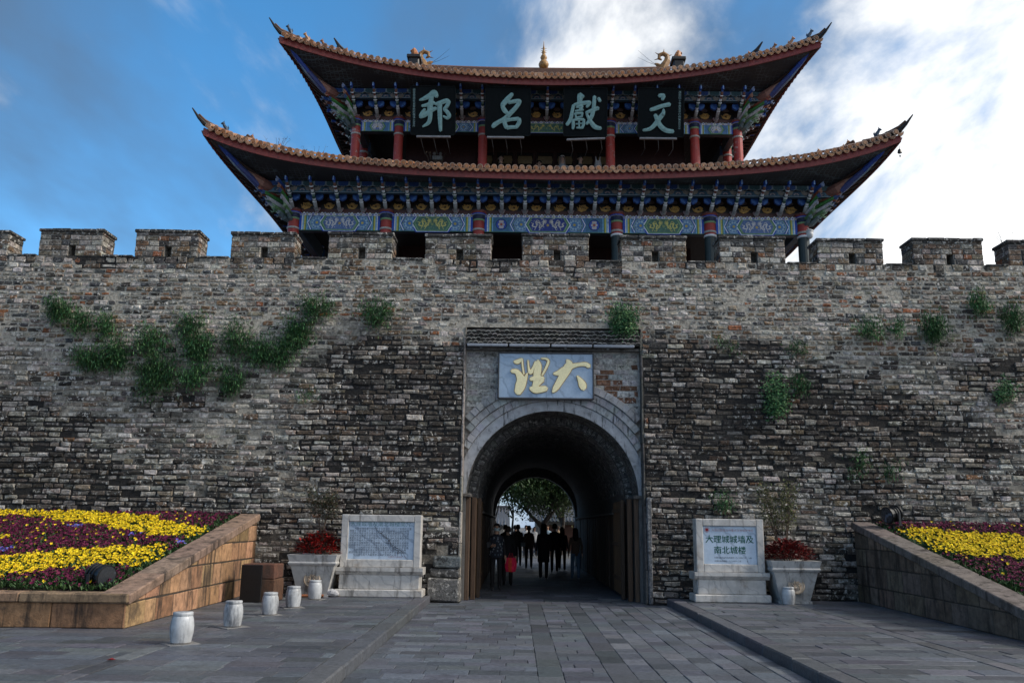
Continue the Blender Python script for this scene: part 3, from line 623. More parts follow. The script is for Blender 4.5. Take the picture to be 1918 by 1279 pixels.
# --- painted beams
def beam(x0, x1, y, z0, z1, style, face=-1, axis='x'):
    """a timber with its painted face: bands, hexagon cartouche, rosettes, dragon scrolls, lace edge"""
    L_, H = x1 - x0, z1 - z0
    def F(u, w_, o):
        if axis == 'x': return V((CX + x0 + u, y - o, z0 + w_))
        return V((CX + face * (abs(y) + o), x0 + (u if face < 0 else L_ - u) if face > 0 else x0 + L_ - u, z0 + w_))
    b = MB(); b.poly(F, [(0, 0), (L_, 0), (L_, H), (0, H)], -.20, 0, (.075, .18, .36, 0)); b.poly(lambda u, w_, o: F(L_ - u, w_, -.20 - o), [(0, 0), (L_, 0), (L_, H), (0, H)], 0, 0.0005, (.06, .08, .10, 0), sides=False)
    b.poly(lambda u, w_, o: F(u, -.012 - o * 0, -.19 + w_), [(0, 0), (L_, 0), (L_, .185), (0, .185)], 0, 0, (.03, .04, .06, 0), sides=False)
    bo = T_(b.build('beam', m_paint)); p = MB()
    def rect(u0, u1, w0, w1, o, c): p.poly(F, [(u0, w0), (u1, w0), (u1, w1), (u0, w1)], 0, o, c)
    def line(pts, wd, o, c):
        for i in range(len(pts) - 1):
            a, d = V((pts[i][0], pts[i][1])), V((pts[i + 1][0], pts[i + 1][1])); t = (d - a)
            if t.length < 1e-5: continue
            t.normalize(); nn = V((-t.y, t.x)) * wd / 2; e = t * wd * .3
            p.poly(F, [tuple(a - nn - e), tuple(d - nn + e), tuple(d + nn + e), tuple(a + nn - e)], o - .003, o + i * .00005, c)
    def disc(u, w_, r, o, c, n=10): p.poly(F, [(u + r * math.cos(2 * math.pi * i / n), w_ + r * math.sin(2 * math.pi * i / n)) for i in range(n)], o - .003, o, c)
    k = H / .47
    bands = [(BLUE, .07), (WHITE, .025), (LBLUE, .04), (YEL, .05), (GREEN, .03), (LBLUE, .03)]
    for s_ in (0, 1):
        u = 0
        for c, wd in bands:
            wd *= k; a = u if s_ == 0 else L_ - u - wd; rect(a, a + wd, .015, H - .015, .004, c); u += wd
    e = sum(b_[1] for b_ in bands) * k
    inner0, inner1 = e, L_ - e
    if L_ > 3.4:                                              # extra flower cartouches at both ends
        for s_ in (0, 1):
            cx_ = e + .24 if s_ == 0 else L_ - e - .24
            rect(cx_ - .24, cx_ + .24, .015, H - .015, .005, (.05, .16, .28, 0)); disc(cx_, H / 2, .17, .008, NAVY, 14); disc(cx_, H / 2, .15, .011, BLUE, 14)
            for a in range(6): disc(cx_ + .07 * math.cos(a * 1.047) * .8, H / 2 + .095 * math.sin(a * 1.047), .045, .014 + a * .0003, (.55, .48, .45, 0), 7)
            disc(cx_, H / 2, .04, .018, (.4, .1, .06, 0), 7)
        inner0 += .5; inner1 -= .5
    cw = (inner1 - inner0); hx = cw * .22; cxm = L_ / 2
    # rosette fields
    for s_ in (-1, 1):
        uc = cxm + s_ * (cw * .5 - cw * .145); 
        if cw < 1.2: continue
        for rr, c, n in ((.21 * k, (.22, .36, .50, 0), 12), (.17 * k, (.05, .14, .36, 0), 12)): disc(uc, H / 2, min(rr, H * .44), .006 + (.21 * k - rr) * .02, c, n)
        for a in range(10): disc(uc + .125 * k * math.cos(a * .628), H / 2 + .125 * k * math.sin(a * .628), .038 * k, .010 + a * .0002, (.32, .47, .58, 0), 6)
        for a in range(8): disc(uc + .07 * k * math.cos(a * .785), H / 2 + .07 * k * math.sin(a * .785), .030 * k, .013 + a * .0002, (.08, .22, .45, 0), 6)
        disc(uc, H / 2, .042 * k, .017, (.50, .40, .10, 0), 8)
        for wd, off, c in ((.022, .0, WHITE), (.028, .03, BLUE), (.018, .055, LGREEN)):       # chevron that closes the field
            x_ = cxm + s_ * (cw * .5 - off); q = cxm + s_ * (cw * .5 - .10 - off); line([(q, .03), (x_, H / 2), (q, H - .03)], wd * k, .008, c)
        for _ in range(110):
            u = uc + R.uniform(-.27, .27) * k; w2 = R.uniform(.05, H - .05)
            if math.hypot(u - uc, w2 - H / 2) > .19 * k: disc(u, w2, R.uniform(.009, .018) * k, .0065 + R.uniform(0, .002), R.choice([BLUE, (.38, .5, .58, 0), LBLUE, NAVY, LGREEN]), 5)
    # cartouche
    bgc, drc = {'w': ((.10, .17, .36, 0), (.62, .60, .60, 0)), 'y': ((.07, .17, .12, 0), (.62, .55, .16, 0)), 'b': ((.02, .045, .24, 0), (.62, .57, .50, 0))}[style]
    hxp = lambda d: [(cxm - hx + d, .02 + d * .6), (cxm + hx - d, .02 + d * .6), (cxm + hx + .12 * k - d * 1.5, H / 2), (cxm + hx - d, H - .02 - d * .6), (cxm - hx + d, H - .02 - d * .6), (cxm - hx - .12 * k + d * 1.5, H / 2)]
    for d, o, c in ((-.075 * k, .009, BLUE), (-.045 * k, .012, WHITE), (-.025 * k, .015, (.06, .20, .12, 0)), (.0, .018, LGREEN), (.03, .021, bgc)):
        if cw < 1.2 and d < -.03: continue
        p.poly(F, hxp(d), .0, o, c)
    for s_ in (-1, 1):
        pts = []; n = 40
        for i in range(n + 1):
            t = i / n; u = cxm + s_ * (hx * .17 + hx * .78 * t + .035 * k * math.sin(t * 23)); pts.append((u, H / 2 + H * .20 * math.sin(t * 12.5 + .6) * (1 - .25 * t) + .012 * math.cos(t * 29)))
        line(pts, .030 * k, .027, drc)
        for i in range(3, n - 2, 4): a = pts[i]; line([a, (a[0] + s_ * .03 * math.cos(i), a[1] + (.07 if i % 8 == 3 else -.07) * k), (a[0] + s_ * .06 * math.cos(i * 2.), a[1] + (.10 if i % 8 == 3 else -.10) * k)], .016 * k, .031, drc)
        disc(pts[1][0], pts[1][1], .045 * k, .036, drc, 7)
        for q in range(5): a = 2.2 + q * .5; line([pts[1], (pts[1][0] - s_ * .075 * k * math.cos(a - 3.1), pts[1][1] + .075 * k * math.sin(a - 3.1))], .012 * k, .034 + q * .0002, drc)
        for _ in range(26): disc(cxm + s_ * R.uniform(.05, 1.0) * hx, H / 2 + R.uniform(-.36, .36) * H, R.uniform(.008, .018) * k, .0235 + R.uniform(0, .002), mix(drc, bgc, R.uniform(.3, .8)), 5)
    disc(cxm, H / 2 - .02, .04 * k, .027, (.5, .35, .1, 0) if style != 'y' else (.25, .3, .12, 0), 7)
    rect(0, L_, 0, .014, .006, GREEN)
    p.f and T_(p.build('beam_painting', m_paint))
    lc = MB(); n = max(6, int(L_ / .085))                      # lace fringe along the top edge
    for i in range(n):
        u0 = L_ * i / n; u1 = L_ * (i + 1) / n; um = (u0 + u1) / 2; hh = .085 * k if i % 3 else .06 * k
        lc.poly(F, [(u0, H - .02), (u1, H - .02), (u1, H + hh * .55), (um, H + hh), (u0, H + hh * .55)], .0, .02, WHITE if i % 2 else (.38, .40, .48, 0)); lc.poly(F, [(u0 + .014, H - .0), (u1 - .014, H - .0), (um, H + hh * .6)], .019, .024, [BLUE, (.14, .08, .35, 0), (.40, .32, .08, 0)][i % 3])
    T_(lc.build('fringe_board', m_paint))
for i in range(5): beam(LX[i] + .17, LX[i + 1] - .17, LYc - .02, LZB, LZT, 'wybyw'[i])
for i in range(5): beam(UX[i] + .15, UX[i + 1] - .15, UYc - .02, UZB, UZT, 'wwyww'[i])
for s_ in (-1, 1):
    for y0, y1 in ((23.67, 26.33), (26.67, 29.93)): beam(y0, y1, 7.38, LZB, LZT, 'w', s_, 'y')
    for y0, y1 in ((25.05, 26.1), (26.4, 30.15)): beam(y0, y1, 6.0, UZB, UZT, 'w', s_, 'y')
# --- bracket sets
def bracket_meshes(out, rise, w_):
    """nose reaching out and up from the beam, its cup, the blue side arms and the small beaked blocks"""
    a = MB(); pts = []; cs = []; n = 14
    for i in range(n + 1):
        t = i / n; pts.append((.0, -out * (t ** .85) - .025 * math.sin(t * 9), rise * (.04 + .96 * t ** 1.05)))
    ring = [(.36, .35, .34, 0), (.27, .27, .27, 0), (.40, .41, .41, 0), (.44, .45, .46, 0), (.42, .43, .44, 0), WHITE, (.03, .07, .05, 0), (.18, .28, .24, 0), (.03, .09, .06, 0), WHITE, (.17, .06, .05, 0), (.15, .05, .04, 0), (.20, .10, .07, 0), (.05, .14, .40, 0), (.04, .11, .36, 0)]
    a.tube(pts, [w_ * (1.05 - .4 * (i / n)) * (1.12 if i % 3 == 0 else .96) for i in range(n + 1)], 8, ring)
    for i in (4, 8, 11): p = pts[i]; a.tube([(p[0], p[1] - .012, p[2] - .012), (p[0], p[1] - .03, p[2] + .01)], w_ * 1.08, 8, WHITE)
    a.box(-w_ * .6, w_ * .6, -out - .10, -out + .02, rise * .94, rise * 1.12, BLUE); a.box(-.012, .012, -out - .12, -out - .10, rise * .94, rise * 1.14, (.3, .45, .6, 0))
    nose = a.mesh('bracket', m_paint)
    c = MB(); 
    for s_, o, cl in ((1.0, .0, (.50, .36, .38, 0)), (.74, .012, (.12, .035, .03, 0))):
        q = .095; c.poly(lambda u, v_, oo: V((u, -.03 - oo, v_ + .02)), [(-q * s_, .085 * s_), (-q * .9 * s_, .055 * s_), (-.02, -.06 * s_), (.02, -.06 * s_), (q * .9 * s_, .055 * s_), (q * s_, .085 * s_), (.0, .07 * s_)], -.05, .03 + o, cl)
    cup = c.mesh('bracket_cup', m_paint)
    d = MB()
    for s_ in (-1, 1):
        pts2 = [(s_ * .05, .18), (s_ * .12, .15), (s_ * .235, .20), (s_ * .255, .28), (s_ * .22, .32), (s_ * .05, .31)]
        pts2 = [(u, v_ * rise / .45) for u, v_ in pts2]
        d.poly(lambda u, v_, oo: V((u, -out * .36 - oo, v_)), pts2, -.03, .05, (.022, .075, .27, 0)); d.poly(lambda u, v_, oo: V((u * .97, -out * .36 - oo, v_)), [(u, v_ + .012) for u, v_ in pts2[1:4]] + [(s_ * .2, .3 * rise / .45), (s_ * .12, .2 * rise / .45)], .049, .056, (.045, .13, .36, 0))
    d.box(-.07, .07, -out * .36 - .02, -out * .36 + .02, .20 * rise / .45, .30 * rise / .45, (.02, .05, .15, 0)); arm = d.mesh('side_arm', m_paint)
    e = MB()
    for s_ in (-1, 1):
        e.poly(lambda u, v_, oo: V((u, -out * .62 - oo, v_)), [(s_ * u, v_ * rise / .45) for u, v_ in ((.05, .33), (.10, .30), (.19, .33), (.235, .42), (.19, .39), (.15, .42), (.10, .38), (.06, .40))], -.03, .03, (.21, .18, .15, 0))
    e.box(-.07, .07, -out * .62 - .015, -out * .62 + .015, .335 * rise / .45, .385 * rise / .45, (.15, .13, .11, 0)); beak = e.mesh('bracket_scroll', m_paint)
    return nose, cup, arm, beak
def gold_mesh():
    a = MB(); a.poly(lambda u, v_, o: V((u, -o, v_)), [(-.27, .03), (.27, .03), (.27, .13), (-.27, .13)], -.03, .0, (.095, .03, .022, 0)); a.poly(lambda u, v_, o: V((u, -o, v_)), [(-.25, .13), (.25, .13), (.22, .30), (-.22, .30)], -.03, .005, (.02, .016, .015, 0))
    for i in range(9):
        an = R.uniform(0, 6.28); r_ = R.uniform(.0, .10); pts = [(r_ * math.cos(an) * 1.35 + R.uniform(-.03, .03) + .05 * k * math.cos(an + k), -.02 - .012 * (k % 2), .20 + r_ * .55 * math.sin(an) + .028 * k * math.sin(an + k)) for k in range(4)]
        a.tube(pts, [.012, .026, .022, .008], 5, jit(GOLD, .3))
    pts = [(-.15, -.015, .235), (-.10, -.025, .165), (0, -.03, .14), (.10, -.025, .165), (.15, -.015, .235)]; a.tube(pts, [.012, .022, .026, .022, .012], 6, GOLD)
    a.poly(lambda u, v_, o: V((u, -o, v_)), [(-.10, .36), (-.06, .33), (.06, .33), (.10, .36), (.05, .41), (-.05, .41)], -.02, .02, (.15, .11, .10, 0)); 
    return a.mesh('gilt_carving', m_gold)
golds = [gold_mesh() for _ in range(5)]
def tier_brackets(y, zb, out, rise, w_, xsb, half_depth, side_x):
    nose, cup, arm, beak = bracket_meshes(out, rise, w_)
    def put(M, first=[0]):
        o = T_(inst('bracket', nose, None, M)); inst('bracket_cup', cup, o); inst('side_arm', arm, o); inst('bracket_scroll', beak, o)
    for i, x in enumerate(xsb):
        put(rot(t=(CX + x, y, zb + .06)))
        if i + 1 < len(xsb):
            d = xsb[i + 1] - x; M = rot(t=(CX + x + d / 2, y + .05, zb)) @ Matrix.Diagonal((d / .67, 1, rise / .45, 1)); T_(inst('gilt_carving', R.choice(golds), None, M))
    n = 9
    for s_ in (-1, 1):
        for i in range(n):
            yy = y + .3 + (2 * half_depth - .6) * (i + .5) / n; put(rot(rz=-s_ * math.pi / -2 if s_ > 0 else -math.pi / 2, t=(CX + s_ * side_x, yy, zb + .06)))
    bk = MB(); bk.box(CX - side_x - .1, CX + side_x + .1, y + .09, y + .16, zb, zb + rise + .35, (.035, .018, .015, 0))       # board behind the sets
    for s_ in (-1, 1): bk.box(CX + s_ * (side_x - .09) - .03, CX + s_ * (side_x - .09) + .03, y + .17, y + 2 * half_depth, zb, zb + rise + .35, (.035, .018, .015, 0))
    T_(bk.build('bracket_board', m_paint))
def spaced(xs_, ns):
    o = []
    for i, n in enumerate(ns): o += [xs_[i] + (xs_[i + 1] - xs_[i]) * k / n for k in range(n)]
    return o + [xs_[-1]]
tier_brackets(LYc - .04, LZT + .03, .99, .57, .055, spaced(LX, (4, 4, 6, 4, 4)), TY - LYc, 7.38)
tier_brackets(UYc - .04, UZT + .03, .99, .57, .052, spaced(UX, (2, 4, 6, 4, 2)), TY - UYc, 6.0)
# --- outer purlin with lotus motifs and scalloped board above it
def purlin(yc, xh, z0, z1, depth_half, n):
    mb = MB(); mo = MB()
    mb.box(CX - xh, CX + xh, yc - .06, yc + .08, z0, z1, (.026, .065, .10, 0))
    for s_ in (-1, 1): mb.box(CX + s_ * xh - .07, CX + s_ * xh + .07, yc + .09, 2 * TY - yc, z0, z1, (.026, .065, .10, 0))
    F = lambda u, v_, o: V((CX + u, yc - .06 - o, v_))
    H = z1 - z0
    for k in range(n):
        u = -xh + 2 * xh * (k + .5) / n; d = xh / n
        for a in range(7): an = a * math.pi / 6; mo.poly(F, [(u + .055 * math.cos(an) + .02 * math.cos(q * 1.26), z0 + H * .5 + .03 * math.sin(an) - .015 + .018 * math.sin(q * 1.26)) for q in range(5)], 0, .006 + a * .0002, (.25, .16, .17, 0) if a % 2 else (.32, .27, .27, 0))
        for s_ in (-1, 1): mo.poly(F, [(u + s_ * .11, z0 + .03), (u + s_ * (d - .05), z0 + .03), (u + s_ * (d - .10), z0 + H / 2), (u + s_ * (d - .05), z1 - .03), (u + s_ * .11, z1 - .03), (u + s_ * .15, z0 + H / 2)], 0, .004, (.055, .14, .20, 0))
    mo.poly(F, [(-xh, z0), (xh, z0), (xh, z0 + .014), (-xh, z0 + .014)], 0, .008, (.25, .30, .33, 0))
    T_(mb.build('purlin', m_paint)); T_(mo.build('purlin_painting', m_paint))
    sb = MB()
    m2 = n * 2
    for k in range(m2):
        u = -xh + 2 * xh * (k + .5) / m2; d = xh / m2; c = [(.018, .05, .17, 0), (.03, .07, .08, 0)][k % 2]
        q = [(u - d, .17), (u - d, .06), (u - d * .55, .02), (u - d * .2, .04), (u, .0), (u + d * .2, .04), (u + d * .55, .02), (u + d, .06), (u + d, .17)]
        sb.poly(F, [(a, z1 + b) for a, b in q], -.04, .02, (.20, .25, .27, 0)); sb.poly(F, [(u + (a - u) * .86, z1 + .012 + b * .93) for a, b in q], .019, .026, c)
    T_(sb.build('scalloped_board', m_paint))
purlin(22.90, 8.02, 10.845, 11.0, 0, 24)
purlin(24.30, 6.66, 14.53, 14.66, 0, 20)
# --- roofs
class Roof:
    def __init__(s, xm, xc, ym, yc, z, lift, xi, yi, zi, zc_pow):
        s.xm, s.xc, s.ym, s.yc, s.z, s.lift, s.xi, s.yi, s.zi, s.cp = xm, xc, ym, yc, z, lift, xi, yi, zi, zc_pow
    def ze(s, t): return s.z + s.lift(min(abs(t), 1.))
    def yE(s, t): return s.ym + (s.yc - s.ym) * abs(t) ** 3                   # front eave, half depth (from TY)
    def xE(s, t): return s.xm + (s.xc - s.xm) * abs(t) ** 3
    def prof(s, q): return q * (1 - s.cp) + s.cp * q * q
    def front(s, x, q, top=.0):                             # x offset from middle, q 0 at eave .. 1 at inner line
        t = clamp(abs(x) / s.xc); ye = s.yE(t); return ye, s.ze(t)
    def zF(s, x, d):                                        # height over the front slope at depth distance d from TY (positive)
        t = clamp(abs(x) / s.xc); ye = s.yE(t); q = clamp((ye - d) / max(ye - s.yi, .01)); return s.ze(t) + (s.zi - s.ze(t)) * s.prof(q)
    def zS(s, y, xx):
        t = clamp(abs(y) / s.yc); xe = s.xE(t); q = clamp((xe - xx) / max(xe - s.xi, .01)); return s.ze(t) + (s.zi2 - s.ze(t)) * s.prof(q)
lo = Roof(8.6, 9.35, 6.2, 7.05, 10.98, lambda t: .3 * t ** 1.5 + .52 * t ** 6, 6.16, 3.52, 12.18, .25); lo.zi2 = 12.18
up = Roof(7.2, 7.95, 4.8, 5.6, 14.60, lambda t: .85 * t ** 1.95, 4.6, .0, 17.45, .30); up.zi2 = 16.35
TILE = [srgb(166, 106, 58), srgb(176, 118, 74), srgb(150, 96, 56), srgb(188, 138, 100), srgb(134, 88, 56)]
def eave_meshes():
    out = []
    for c in TILE:
        a = MB(); n = 12; r = .074
        # barrel body reaching back up the slope (local +Y), closed by a round stamped end
        vs = []
        for yy in (0, .40):
            for k in range(7): an = math.pi * k / 6; vs.append((r * math.cos(an), yy, r * math.sin(an) + yy * .38))
        a.add(vs, [(k, k + 1, k + 8, k + 7) for k in range(6)], mix(c, (.12, .09, .07, 0), .35))
        F = lambda u, v_, o: V((u, -o - v_ * .12, v_))
        ci = lambda rr, dz=0: [(rr * math.cos(2 * math.pi * k / n), rr * math.sin(2 * math.pi * k / n) + dz) for k in range(n)]
        a.poly(F, ci(r * 1.06), -.02, .014, mix(c, (.5, .42, .34, 0), .45)); a.poly(F, ci(r * .80), .013, .016, mix(c, (.10, .06, .04, 0), .35)); a.poly(F, ci(r * .55), .015, .022, c)
        d = MB(); w_ = .094
        d.poly(F, [(-w_, .0), (-w_ * .95, -.035), (-w_ * .6, -.085), (0, -.112), (w_ * .6, -.085), (w_ * .95, -.035), (w_, 0), (.5 * w_, -.022), (-.5 * w_, -.022)], -.015, .006, mix(c, (.45, .36, .26, 0), .3)); d.poly(F, [(-w_ * .7, -.035), (-w_ * .45, -.075), (0, -.095), (w_ * .45, -.075), (w_ * .7, -.035)], .005, .010, jit(c, .1))
        d.add([(-w_, 0, -.0), (w_, 0, -.0), (w_, .38, .14), (-w_, .38, .14), (0, 0, -.022), (0, .38, .118)], [(0, 4, 5, 3), (4, 1, 2, 5)], mix(c, (.12, .09, .07, 0), .5))
        out.append((a.mesh('eave_tile', m_tile), d.mesh('drip_tile', m_tile)))
    return out
EM = eave_meshes()
def build_roof(rf, upper):
    nu = 48; surf = MB(); tc_ = (.16, .085, .04, 0); HB = .22                # surface lies HB above the fascia foot
    root = T_(empty('roof', (0, 0, 0)))
    def PF(u, q, sg):                                       # front/back slope, fan mapped to the inner line
        t = (u * 2 - 1); xo = t * rf.xc; xi = t * rf.xi; ye = rf.yE(t); q2 = q
        x = xo + (xi - xo) * q2; d = ye + (rf.yi - ye) * q2 if not upper else ye + ((rf.yi if abs(t) < 2 else 0) - ye) * q2
        return x, d
    for sg in (-1, 1):
        if not upper:
            surf.grid(lambda u, q: (lambda x, d: V((CX + x, TY + sg * d, rf.zF(x, d) + HB)))(*PF(u, q, sg)), nu, 6, tc_, flip=sg > 0)
        else:
            # hip part up to the gable, then straight to the ridge
            yg = 2.35
            def P2(u, q):
                t = u * 2 - 1; ye = rf.yE(t)
                if q < .5: k = q * 2; x = t * rf.xc + (t * rf.xi - t * rf.xc) * k; d = ye + (yg - ye) * k
                else: k = q * 2 - 1; x = t * rf.xi; d = yg * (1 - k)
                return V((CX + x, TY + sg * d, rf.zF(x if q >= .5 else x, d) + HB))
            surf.grid(P2, nu, 10, tc_, flip=sg > 0)
        def PS(u, q):
            t = u * 2 - 1; yo = t * rf.yc; yi = t * (rf.yi if not upper else 2.35); xe = rf.xE(t); y = yo + (yi - yo) * q; x = xe + (rf.xi - xe) * q
            return V((CX + sg * x, TY + y, rf.zS(y, x) + HB))
        surf.grid(PS, 24, 6, tc_, flip=sg < 0)
    if upper:
        for sg in (-1, 1):
            surf.face([(CX + sg * (rf.xi - .1), TY - 2.35, 16.2), (CX + sg * (rf.xi - .1), TY + 2.35, 16.2), (CX + sg * (rf.xi - .1), TY, 17.6)], (.12, .035, .03, 0))
    so_ = surf.build('roof_bed', m_tile, root)
    # fascia boards and soffit
    fa = []
    def fascia(pts_f, out_n):
        for i in range(0, len(pts_f) - 1, 6):
            seg = pts_f[i:i + 7]; mb = MB(); c = jit((.20, .032, .026, 0), .15)
            for a, b in zip(seg[:-1], seg[1:]):
                na = out_n; A, B = V(a), V(b); o = V(na) * .012
                lo_ = [A + o, B + o, B + o + V((0, 0, .205)), A + o + V((0, 0, .205))]; bk = [p - V(na) * .05 for p in lo_]
                mb.face(lo_, c); mb.face([bk[1], bk[0], bk[3], bk[2]], c); mb.face([bk[0], bk[1], lo_[1], lo_[0]], mix(c, (.02, .02, .02, 0), .4)); mb.face([lo_[3], lo_[2], bk[2], bk[3]], c)
                for P_, Q_ in ((lo_, bk),):
                    if a is seg[0]: mb.face([bk[0], lo_[0], lo_[3], bk[3]], c)
                    if b is seg[-1]: mb.face([lo_[1], bk[1], bk[2], lo_[2]], c)
            bm2 = mb.build('fascia', m_paint, root)
    n = 48
    for sg in (-1, 1):
        ts = [-1 + 2 * i / n for i in range(n + 1)]
        fp = [(CX + t * rf.xc * -sg * -1, TY + sg * rf.yE(t), rf.ze(t)) for t in ts]; fp = fp if sg < 0 else list(reversed(fp)); fascia(fp, (0, sg, 0))
        sp = [(CX + sg * rf.xE(t), TY + t * rf.yc, rf.ze(t)) for t in ts]; sp = sp if sg > 0 else list(reversed(sp)); fascia(sp, (sg, 0, 0))
    sf = MB(); bx, by, bz = ((7.94, 5.40, 11.16) if not upper else (6.58, 3.98, 14.82))
    for sg in (-1, 1):
        sf.grid(lambda u, q: (lambda t: V((CX + t * (rf.xc + (bx - rf.xc) * q), TY + sg * (rf.yE(t) - .05 + (by - rf.yE(t)) * q), rf.ze(t) + .02 + (bz - rf.ze(t)) * (q ** .8))))(u * 2 - 1), 48, 8, (0, 0, 0, 0), flip=sg < 0)
        sf.grid(lambda u, q: (lambda t: V((CX + sg * (rf.xE(t) - .05 + (bx - rf.xE(t)) * q), TY + t * (rf.yc + (by - rf.yc) * q), rf.ze(t) + .02 + (bz - rf.ze(t)) * (q ** .8))))(u * 2 - 1), 28, 8, (0, 0, 0, 0), flip=sg > 0)
    sf.box(CX - bx + .1, CX + bx - .1, TY - by + .1, TY + by - .1, bz - .02, bz + .06, (.03, .02, .018, 0))
    sf.build('soffit', m_soffit, root)
    # rafters showing as ribs under the side eaves
    ra = MB()
    for sg in (-1, 1):
        for i in range(46):
            t = -1 + 2 * (i + .5) / 46; p0 = V((CX + sg * (rf.xE(t) - .09), TY + t * rf.yc, rf.ze(t) + .015)); p1 = V((CX + sg * (bx + .05), TY + t * (rf.yc + (by - rf.yc) * .95), bz - .03)); ra.tube([p0, (p0 + p1) / 2 - V((0, 0, .02)), p1], .045, 5, (.055, .03, .024, 0))
    ra.build('rafters', m_paint, root, kind='stuff')
    # tiles at the eave edge, then the rows behind them
    sp = .192; nT = int(rf.xc * 2 / sp); rows = MB()
    for sg in (-1, 1):
        for k in range(nT):
            x = -rf.xc + .03 + (2 * rf.xc - .06) * (k + .5) / nT; t = x / rf.xc; ye = rf.yE(t); z = rf.ze(t) + HB + .085
            dz = (rf.lift(min(1, abs(t) + .02)) - rf.lift(max(0, abs(t) - .02))) / (.04 * rf.xc) * (1 if t > 0 else -1)
            P = V((CX + x, TY + sg * (ye + .07), z + R.uniform(-.008, .008))); M = Matrix.Translation(P) @ rot(ry=-math.atan(dz) * 1.0 * (1 if sg < 0 else -1), rz=(0 if sg < 0 else math.pi) + R.uniform(-.05, .05))
            e, d = R.choice(EM)
            if sg < 0:
                inst('eave_tile', e, root, M); inst('drip_tile', d, root, Matrix.Translation(V((sp / 2, -.045, sp / 2 * dz - .048))) @ M)
            # barrel row running up
            lim = clamp((rf.xc - abs(x)) / (rf.xc - rf.xi)) if abs(x) > rf.xi else 1.
            ins = (rf.yi if not upper else (2.35 if abs(x) > rf.xi else 0.)); dend = ye + (ins - ye) * lim; pts = []
            for i in range(8):
                d_ = ye + (dend - ye) * i / 7; pts.append((CX + x, TY + sg * d_, rf.zF(x, d_) + HB + .035))
            if (V(pts[0]) - V(pts[-1])).length > .3: rows.tube(pts, .066, 6, jit((.20, .11, .055, 0), .2))
        nS = int(rf.yc * 2 / sp)
        for k in range(nS):
            y = -rf.yc + .12 + (2 * rf.yc - .24) * (k + .5) / nS; t = y / rf.yc; xe = rf.xE(t)
            lim = clamp((rf.yc - abs(y)) / (rf.yc - (rf.yi if not upper else 2.35))) if abs(y) > (rf.yi if not upper else 2.35) else 1.
            pts = []
            for i in range(7):
                x_ = xe + .08 + (rf.xi - xe - .08) * lim * i / 6; pts.append((CX + sg * (x_ + (.07 if i == 0 else 0)), TY + y, rf.zS(y, min(x_, xe)) + HB + (.05 if i else .0)))
            if (V(pts[0]) - V(pts[-1])).length > .25: rows.tube(pts, [.115, .075] + [.07] * 5, 7, jit((.14, .075, .045, 0), .25))
    rows.build('tile_rows', m_tile, root, kind='stuff')
    # hips with their upswept ends, beasts on them
    dk = (.020, .017, .016, 0); ci_ = 0
    for sx_ in (-1, 1):
        for sy_ in (-1, 1):
            a = V((CX + sx_ * rf.xc, TY + sy_ * rf.yc, rf.ze(1) + HB)); yin = (rf.yi if not upper else 2.35); zin = rf.zi + HB if not upper else rf.zF(rf.xi, 2.35) + HB; b = V((CX + sx_ * rf.xi, TY + sy_ * yin, zin))
            pts = []; rr_ = []; n = 16
            for i in range(n + 1):
                q = i / n; p = a + (b - a) * q; xo = abs(p.x - CX); yo = abs(p.y - TY); t = 1 - q * .0
                zz = rf.zF(xo, yo) + HB + .11; p.z = zz; pts.append(p); rr_.append(.065)
            dirv = (pts[0] - pts[2]).normalized(); dirv.z = .50; dirv.normalize()
            tip = [pts[0] + dirv * .42 + V((0, 0, .13)), pts[0] + dirv * .20 + V((0, 0, .03))]
            mb = MB(); mb.tube(tip + pts, [.016, .042] + rr_, 7, dk); 
            mb.tube([p + V((0, 0, .09)) for p in [tip[1]] + pts], [.03] + [.05] * len(pts), 6, (.11, .055, .03, 0)); mb.build('hip_ridge', m_tile, root)
            if sy_ < 0:
                k = 0
                for q in ((.16, .34, .52, .70, .86) if not upper else (.12, .23, .34, .45, .56)):
                    p = pts[int(q * n)]; bb = MB(); c = jit(R.choice(TILE), .2) if (k % 3) else (.03, .06, .10, 0); s2 = 1.0
                    fx = sx_ * .7; O = p + V((0, 0, .10))
                    bb.tube([O + V((-fx * .08, .03, 0)) * s2, O + V((-fx * .05, .02, .09)) * s2, O + V((fx * .02, 0, .16)) * s2, O + V((fx * .06, -.02, .22)) * s2], [.05 * s2, .058 * s2, .045 * s2, .034 * s2], 7, c)
                    bb.tube([O + V((fx * .02, -.01, .21)) * s2, O + V((fx * .075, -.02, .225)) * s2, O + V((fx * .14, -.04, .205)) * s2], [.036 * s2, .042 * s2, .016 * s2], 6, c); bb.tube([O + V((fx * .05, -.02, .25)) * s2, O + V((fx * .03, -.02, .30)) * s2], [.018 * s2, .006], 5, c); bb.tube([O + V((-fx * .09, .03, .02)) * s2, O + V((-fx * .13, .04, .12)) * s2, O + V((-fx * .10, .04, .19)) * s2], [.02 * s2, .02 * s2, .006], 5, c)
                    bb.build('ridge_beast', m_tile, root); k += 1
                # second ridge piece ending in a lifted fin
                q = .46 if not upper else .58; p = pts[int(q * n)]; nb = pts[int(q * n) - 3]; dv = (nb - p).normalized(); mb = MB(); mb.tube([p + V((0, 0, .05)), p + dv * .3 + V((0, 0, .14)), p + dv * .62 + V((0, 0, .34 if upper else .20)), p + dv * .82 + V((0, 0, .56 if upper else .27))], [.07, .085, .06, .02 if upper else .05], 6, dk if upper else (.09, .045, .025, 0)); mb.build('hip_fin', m_tile, root)
                # corner beam and the fan of cloud-carved brackets
                cb = MB(); cin = V((CX + sx_ * (7.38 if not upper else 6.0), TY + sy_ * (TY - (LYc if not upper else UYc)), (LZT if not upper else UZT)))
                out_ = V((sx_, sy_, 0)).normalized()
